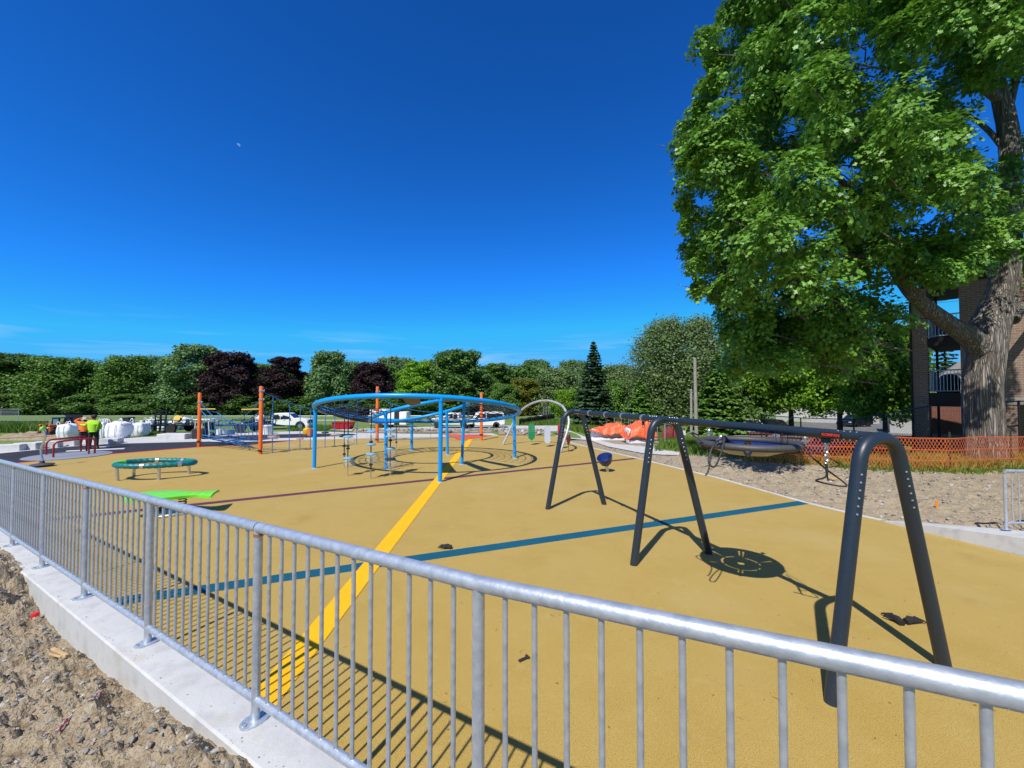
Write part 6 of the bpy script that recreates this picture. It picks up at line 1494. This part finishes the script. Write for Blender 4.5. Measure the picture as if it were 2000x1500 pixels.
for i in range(2, 23):                                        # small sprays that carry the ragged outline
    a, b = sil[i], sil[i+1]; ln = math.hypot(b[0]-a[0], b[1]-a[1])
    for k in range(max(2, int(ln/20))):
        f = rng.random(); px, py = a[0]+(b[0]-a[0])*f, a[1]+(b[1]-a[1])*f; r = .22+.34*rng.random()**1.5; Y = 12.8+3.8*rng.random()
        nx = r*F/Y*(-.15+1.5*rng.random())
        blobs.append((np.array(Dp(px+(nx if i < 19 else 0), py-(nx*.8 if i > 16 else rng.normal()*4), Y)), r))
Cs, Ns, Ss = [], [], []; twigs = MB()
for c, r in blobs:
    ns = 7+int(16*r)
    out = c-(CT-np.array([0, 0, 2.])); out /= np.linalg.norm(out)+1e-6
    for s in range(ns):
        d = rdir(1)[0]+out*.35; d /= np.linalg.norm(d); sc = c+d*r*(.45+.55*rng.random()); tilt = d*.75+np.array([0, 0, .65]); tilt /= np.linalg.norm(tilt)
        m = 27; ax = np.cross(tilt, rdir(1)[0]); ax /= np.linalg.norm(ax)+1e-9; bx = np.cross(tilt, ax); rr_ = .34*np.sqrt(rng.random(m)); aa = rng.random(m)*6.283
        p = sc+ax*(rr_*np.cos(aa))[:, None]+bx*(rr_*np.sin(aa))[:, None]*.75-tilt*(rr_**2)[:, None]*.7+rng.normal(size=(m, 3))*.045
        Cs.append(p); Ns.append(tilt+.30*rng.normal(size=(m, 3))); Ss.append(.122*(.7+.65*rng.random(m)))
me = leafmesh('crown', np.vstack(Cs), np.vstack(Ns), np.concatenate(Ss), LOBED, .22)
leafobj('crown', me, lm_maple, mp_).location = -mg
for c, r in blobs[::2]:
    if c[0]/c[1] > .96: continue
    q = Vector(c); d = (Vector((mg.x-.5, mg.y, c[2]-2.2))-q).normalized(); s_ = Vector(rng.normal(size=3))*.25
    twigs.tube([q+d*(1.1+r)+s_, q+d*(.55+.5*r)-s_*.5+V(0, 0, -.1), q, q-d*r*.7+V(rng.normal()*.25, rng.normal()*.25, .2)], [.028, .022, .014, .005], 5, caps=False)
part('twigs', twigs, barkm, mp_)['kind'] = 'stuff'
# ---- grass and weeds
def blades(name, pts, hs, m_, w=.02):
    n = len(pts); pts = np.array(pts); a = rng.random(n)*6.283; hs = np.array(hs); ln = rng.normal(size=(n, 2))*.35
    dx = np.stack([np.cos(a), np.sin(a), np.zeros(n)], 1)*np.array(w if np.ndim(w) else [w]*n)[:, None]
    tip = pts+np.stack([ln[:, 0]*hs, ln[:, 1]*hs, hs], 1); mid = pts+np.stack([ln[:, 0]*hs*.3, ln[:, 1]*hs*.3, hs*.55], 1)
    v = np.stack([pts-dx, pts+dx, mid+dx*.8, tip, mid-dx*.8], 1).reshape(-1, 3)
    mb = MB(); mb.v = v.tolist(); mb.f = [tuple(range(i*5, i*5+5)) for i in range(n)]
    return struct(name, mb, m_, False, 'stuff')
gm = leaf_mat('grass_blades', (.075, .17, .018), (.15, .24, .035), .25); gd = leaf_mat('dry_grass_blades', (.22, .24, .035), (.40, .36, .09), .3)
P_, h_ = [], []
for i in range(9000):                                        # strip behind the snow fence and round the maple
    u = random.uniform(0, TL); p = snp(u, 0); k = random.random()**1.2*3.2-.12; x, y = p.x-.05*k+.1*random.gauss(0, 1), p.y+k; P_.append((x, y, T(x, y)-.02)); h_.append(random.uniform(.14, .48))
blades('grass', P_, h_, gd, .014)
P_, h_ = [], []
for i in range(3500):
    u = random.uniform(2.5, TL); p = snp(u, 0); k = random.gauss(-.15, .16); P_.append((p.x, p.y+k, T(p.x, p.y+k)-.02)); h_.append(random.uniform(.05, .2))
for q, n_, hl in ((((-30, 846), (62, 846), (95, 829), (-30, 829)), 9000, .8), (((1112, 842), (1152, 852), (1178, 829), (1113, 825)), 7000, .55), (((1275, 884), (1360, 886), (1420, 858), (1300, 856)), 6000, .4), (((1340, 893), (1470, 900), (1520, 876), (1400, 868)), 6000, .45), (((1010, 832), (1110, 830), (1110, 823), (1080, 821)), 3000, .6), (((560, 842), (640, 841), (660, 833), (560, 833)), 2500, .45), (((250, 851), (310, 851), (330, 845), (260, 845)), 1200, .2)):
    c = [GT(*k) for k in q]
    for i in range(n_):
        p = c[0].lerp(c[1], random.random()).lerp(c[3].lerp(c[2], random.random()), random.random()); P_.append((p.x, p.y, T(p.x, p.y)-.02)); h_.append(hl*random.uniform(.4, 1.1))
blades('tall_grass', P_, h_, gm, np.array([.012+.010*(p[1]/25) for p in P_]))
# ---- brick apartment block
brk = brick_mat('brown_brick', (.30, .185, .125), (.21, .13, .09), (.36, .32, .28)); brk_r = brick_mat('red_brick', (.24, .065, .035), (.17, .05, .03), (.30, .24, .2))
darkp = mat('dark_brown_fascia', (.018, .014, .012), .6); found = mat('foundation_concrete', (.30, .28, .25), .9, 0, (.38, .36, .32), 3, 5)
BU = Vector((.64, -.77, 0)).normalized(); BV = Vector((-BU.y, BU.x, 0)); B0 = V(19.75, 18.0, .2)
bl = thing('apartment_building', 'three storey brown brick apartment building with stacked balconies behind the maple', 'building', B0)
def bp(u, v, z): return B0+BU*u+BV*v+V(0, 0, z-.2)
def bbox(mb, u0, u1, v0, v1, z0, z1):
    c = [bp(u, v, z) for u, v in ((u0, v0), (u1, v0), (u1, v1), (u0, v1)) for z in (z0, z1)]
    return mb.add(c, [(0, 2, 3, 1), (2, 4, 5, 3), (4, 6, 7, 5), (6, 0, 1, 7), (1, 3, 5, 7), (0, 6, 4, 2)])
# wall with a ground-floor recess at right
o = part('brick_wall', bbox(bbox(bbox(MB(), 0, 22, 0, 13, 2.48, 7.8), 0, 1.6, .002, 12.9, -.4, 2.48), 1.6, 22, 1.6, 12.9, -.4, 2.48), brk, bl, smooth=False); box_uv(o)
part('lintel_band', bbox(MB(), -.02, 22, -.03, .0, 2.42, 2.72), mat('pale_band_stone', (.30, .27, .24), .85), bl, smooth=False)
part('roof_fascia', bbox(MB(), -.03, 23, -.03, 13.5, 7.8, 8.3), darkp, bl, smooth=False)
o = part('balcony_pillar', bbox(MB(), -1.52, -1.02, -.0, .5, -.9, 7.74), brk, bl, smooth=False); box_uv(o)
part('pillar_post', bbox(MB(), -1.60, -1.53, -.03, .45, -.9, 7.74), darkp, bl, smooth=False)
for z, d in ((2.30, .62), (5.05, .38), (7.75, .55)):
    part('balcony_slab', bbox(MB(), -1.02, -.02, .02, 3.6, z, z+d) if z < 7 else bbox(MB(), -1.25, -.04, -.06, 4.2, z, z+d), darkp, bl, smooth=False)
part('corner_post', bbox(MB(), -1.0, -.90, 3.2, 3.3, -.5, 7.75), darkp, bl, smooth=False)
for z in (2.92, 5.43):
    ra = part('balcony_rail', MB().tube([bp(-1.02, .06, z+1.02), bp(-.0, .06, z+1.02)], .03, 8).tube([bp(-1.02, .06, z+.08), bp(0, .06, z+.08)], .025, 8).tube([bp(-.98, .06, z+1.02), bp(-.98, 3.3, z+1.02)], .03, 8).tube([bp(-.98, .06, z+.08), bp(-.98, 3.3, z+.08)], .025, 8), galv, bl)
    for i in range(9): part('baluster', MB().tube([bp(-1.0+.98*(i+.3)/9, .06, z+.08), bp(-1.0+.98*(i+.3)/9, .06, z+1.02)], .012, 6), galv, ra)
    for i in range(18): part('baluster', MB().tube([bp(-.98, .2+3.1*i/18, z+.08), bp(-.98, .2+3.1*i/18, z+1.02)], .012, 6), galv, ra)
part('carport_beam', MB().box(bp(4, -.05, 2.5), (.01, .01, .01)), darkp, bl)
# things on the balconies
for z, lb in ((2.92, 'dark covered barbecue on the lower balcony behind the maple'), (5.43, 'dark covered furniture on the upper balcony behind the maple')):
    c = bp(-.45, 1.6, z); solo('covered_barbecue', MB().lathe([(.34, .0), (.36, .5), (.34, .72), (.22, .86), (.0001, .9)], c, 14), mat('black_cover', (.02, .02, .023), .6), lb, 'barbecue', 'covered things on the balconies')
# black vehicle standing under the building, right of the trunk
c = Dp(1990, 850, 17.4); c.z = T(c.x, c.y); r_ = car('black car parked under the brick building right of the maple trunk', c+V(1.5, .3, .1), math.atan2(BU.y, BU.x), black_paint)
# red brick bungalow and garage behind
def house(name, label, x0, x1, Y, wz, rz_, wm, rm, depth=8, z0=None, extras=()):
    z0 = T((x0+x1)/2, Y) if z0 is None else z0; r_ = thing(name, label, 'house', V((x0+x1)/2, Y, z0))
    o = part('wall', MB().box(V((x0+x1)/2, Y+depth/2, (z0+wz)/2), (x1-x0, depth, wz-z0)), wm, r_, smooth=False); box_uv(o)
    a = .5; mb = MB(); zz = wz-.02
    mb.add([V(x0-a, Y-a, zz), V(x1+a, Y-a, zz), V(x1+a, Y+depth+a, zz), V(x0-a, Y+depth+a, zz), V(x0+depth*.35, Y+depth/2, rz_), V(x1-depth*.35, Y+depth/2, rz_)], [(0, 1, 5, 4), (2, 3, 4, 5), (1, 2, 5), (3, 0, 4), (3, 2, 1, 0)]); part('roof', mb, rm, r_, smooth=False)
    part('eaves_board', MB().box(V((x0+x1)/2, Y-a+.02, zz-.08), (x1-x0+2*a, .06, .2)), white_paint, r_, smooth=False)
    for (px0, px1, py0, py1) in extras:
        p, q = Dp(px0, py1, Y), Dp(px1, py0, Y); fr_ = part('window', MB().box((p+q)/2+V(0, -.02, 0), (abs(q.x-p.x), .1, abs(q.z-p.z))), white_paint, r_, smooth=False)
        part('pane', MB().box((p+q)/2+V(0, -.075, 0), (abs(q.x-p.x)*.84, .02, abs(q.z-p.z)*.8)), glass_dark, fr_, smooth=False)
    return r_
shing = mat('grey_shingles', (.16, .155, .15), .9, 0, (.22, .21, .20), 6, 5, .3, 20)
siding = bpy.data.materials.new('white_siding'); siding.use_nodes = True; _t = siding.node_tree; _b = _t.nodes['Principled BSDF']; _b.inputs['Base Color'].default_value = (.68, .69, .70, 1); _b.inputs['Roughness'].default_value = .6
_g = _t.nodes.new('ShaderNodeNewGeometry'); _w = _t.nodes.new('ShaderNodeTexWave'); _w.wave_type = 'BANDS'; _w.bands_direction = 'Z'; _w.wave_profile = 'SAW'; _w.inputs['Scale'].default_value = 1.6; _p = _t.nodes.new('ShaderNodeBump'); _p.inputs['Strength'].default_value = 1; _p.inputs['Distance'].default_value = .05
_t.links.new(_g.outputs['Position'], _w.inputs['Vector']); _t.links.new(_w.outputs['Fac'], _p.inputs['Height']); _t.links.new(_p.outputs['Normal'], _b.inputs['Normal'])
def turned(r_, a): r_.rotation_euler = (0, 0, R(a)); return r_
q = Dp(1806, 800, 32); c_ = V(q.x+4*.77, q.y-4*.64, 0)
bh = house('brick_bungalow', 'red brick bungalow with grey hip roof seen below the balconies', c_.x-4, c_.x+4, c_.y, 2.9, 5.6, brk_r, shing, 7, -1.3)
for x in (-1.9, 1.2):
    wf = part('window', MB().box(c_+V(x, -.02, -.75), (.9, .1, .55)), white_paint, bh, smooth=False); part('pane', MB().box(c_+V(x, -.075, -.75), (.76, .02, .42)), glass_dark, wf, smooth=False)
part('foundation', MB().box(c_+V(0, -.03, -.75), (8.04, .06, 1.15)), found, bh, smooth=False); turned(bh, -40)
q = Dp(1737, 800, 44); c_ = V(q.x+1.9*.77, q.y-1.9*.64, 0)
turned(house('siding_garage', 'white sided garage standing left of the brick pillar', c_.x-1.9, c_.x+1.9, c_.y, .95, 2.4, siding, shing, 5), -40)
turned(house('white_house', 'white sided house behind the parked black car', Dp(1530, 800, 64).x, Dp(1690, 800, 64).x, 64, 1.9, 4.6, siding, shing, 9, None, [(1583, 1606, 793, 806), (1640, 1652, 795, 806)]), -37)
# hanging wires beyond the balconies
r_ = thing('overhead_wire', 'thin overhead wires crossing the sky behind the upper balcony', 'wires', Dp(1800, 600, 48))
for a, b in (((1700, 606), (1960, 540)), ((1700, 615), (1960, 556)), ((1690, 600), (1960, 575))): part('wire', MB().tube(sag(Dp(*a, 48), Dp(*b, 48), .3, 8), .02, 5), black_rubber, r_)
# ---- daytime moon
mo = Dp(465.5, 283.5, 3000); rm_ = 8.0/F*3000/2*.85
mb = MB(); n = 24
M_ = Matrix.Translation(mo) @ (Vector((0, 0, H))-mo).to_track_quat('Z', 'Y').to_matrix().to_4x4() @ Matrix.Rotation(R(-32), 4, 'Z')
ol = [(rm_*math.cos(t), rm_*math.sin(t)) for t in np.linspace(0, math.pi, n)]+[(-rm_*math.cos(t), -rm_*.12*math.sin(t)) for t in np.linspace(0, math.pi, n)][1:-1]  # outline of the sunlit half only; the phase is put into the shape
mb.prism(ol, -rm_*.3, rm_*.3, M_)
mm = bpy.data.materials.new('moon_sunlit_emission'); mm.use_nodes = True; mm.node_tree.nodes['Principled BSDF'].inputs['Base Color'].default_value = (.02, .02, .02, 1); mm.node_tree.nodes['Principled BSDF'].inputs['Emission Color'].default_value = (.16, .34, .62, 1); mm.node_tree.nodes['Principled BSDF'].inputs['Emission Strength'].default_value = .9  # near-black base; emission stands in for the sunlight the moon reflects
solo('moon', mb, mm, 'tiny pale half moon in the blue sky at upper left', 'moon', smooth=False)
# ---- sky, sun, camera
W = bpy.data.worlds.new('World'); S.world = W; W.use_nodes = True; nt = W.node_tree; N = nt.nodes; L = nt.links
sky = N.new('ShaderNodeTexSky'); sky.sky_type = 'NISHITA'; sky.sun_disc = False
to = -SUN; sky.sun_elevation = math.asin(to.z); sky.sun_rotation = math.atan2(to.x, to.y)
sky.air_density = 1.0; sky.dust_density = .25; sky.ozone_density = 3.0; sky.altitude = 300
bg = N['Background']; bg.inputs['Strength'].default_value = SKY_STR
hs = N.new('ShaderNodeHueSaturation'); hs.inputs['Saturation'].default_value = 1.0; L.new(mixnode(nt, 1.0, sky.outputs[0], SKY_TINT, 'MULTIPLY'), hs.inputs['Color'])
gmn = N.new('ShaderNodeGamma'); gmn.inputs[1].default_value = 1.35; L.new(hs.outputs[0], gmn.inputs[0])
vmn = N.new('ShaderNodeVectorMath'); vmn.operation = 'MINIMUM'; vmn.inputs[1].default_value = SKY_MAX; L.new(gmn.outputs[0], vmn.inputs[0])
tcs = N.new('ShaderNodeTexCoord'); dot = N.new('ShaderNodeVectorMath'); dot.operation = 'DOT_PRODUCT'; dot.inputs[1].default_value = tuple(-SUN); L.new(tcs.outputs['Generated'], dot.inputs[0])
sdm = N.new('ShaderNodeMapRange'); sdm.inputs[1].default_value = .40; sdm.inputs[2].default_value = .85; L.new(dot.outputs['Value'], sdm.inputs[0])
glow = mixnode(nt, sdm.outputs[0], vmn.outputs[0], SKY_GLOW)
tc = N.new('ShaderNodeTexCoord'); mp2 = N.new('ShaderNodeMapping'); mp2.inputs['Scale'].default_value = (2.2, 2.2, 26); L.new(tc.outputs['Generated'], mp2.inputs['Vector'])
nz = N.new('ShaderNodeTexNoise'); nz.inputs['Scale'].default_value = 2.0; nz.inputs['Detail'].default_value = 6; nz.inputs['Distortion'].default_value = .4; L.new(mp2.outputs[0], nz.inputs['Vector'])
mr = N.new('ShaderNodeMapRange'); mr.inputs[1].default_value = .52; mr.inputs[2].default_value = .78; L.new(nz.outputs['Fac'], mr.inputs[0])
sx = N.new('ShaderNodeSeparateXYZ'); L.new(tc.outputs['Generated'], sx.inputs[0]); m2 = N.new('ShaderNodeMapRange'); m2.inputs[1].default_value = .16; m2.inputs[2].default_value = .10; L.new(sx.outputs[2], m2.inputs[0])
ml = N.new('ShaderNodeMath'); ml.operation = 'MULTIPLY'; L.new(mr.outputs[0], ml.inputs[0]); L.new(m2.outputs[0], ml.inputs[1]); m3 = N.new('ShaderNodeMath'); m3.operation = 'MULTIPLY'; m3.inputs[1].default_value = .28; L.new(ml.outputs[0], m3.inputs[0])
L.new(mixnode(nt, m3.outputs[0], glow, (7.0, 8.4, 9.6)), bg.inputs['Color'])
sl = bpy.data.lights.new('sun', 'SUN'); sl.energy = SUN_STR; sl.angle = R(.53); sl.color = (1, .955, .88)
so_ = bpy.data.objects.new('sun', sl); C.objects.link(so_); so_.rotation_euler = SUN.to_track_quat('-Z', 'Y').to_euler(); so_.location = (-20, -40, 60)
cam = bpy.data.cameras.new('camera'); co = bpy.data.objects.new('camera', cam); C.objects.link(co); co.location = (0, 0, H); co.rotation_euler = (R(90)+PITCH, 0, 0)
cam.sensor_width = 36; cam.lens = 36*F/2000; cam.clip_end = 6000; cam.clip_start = .05; S.camera = co
S.view_settings.view_transform = 'Standard'; S.view_settings.look = 'None'; S.view_settings.exposure = EXPO; S.view_settings.gamma = 1
S.cycles.max_bounces = 6; S.cycles.transparent_max_bounces = 24; S.cycles.use_denoising = True
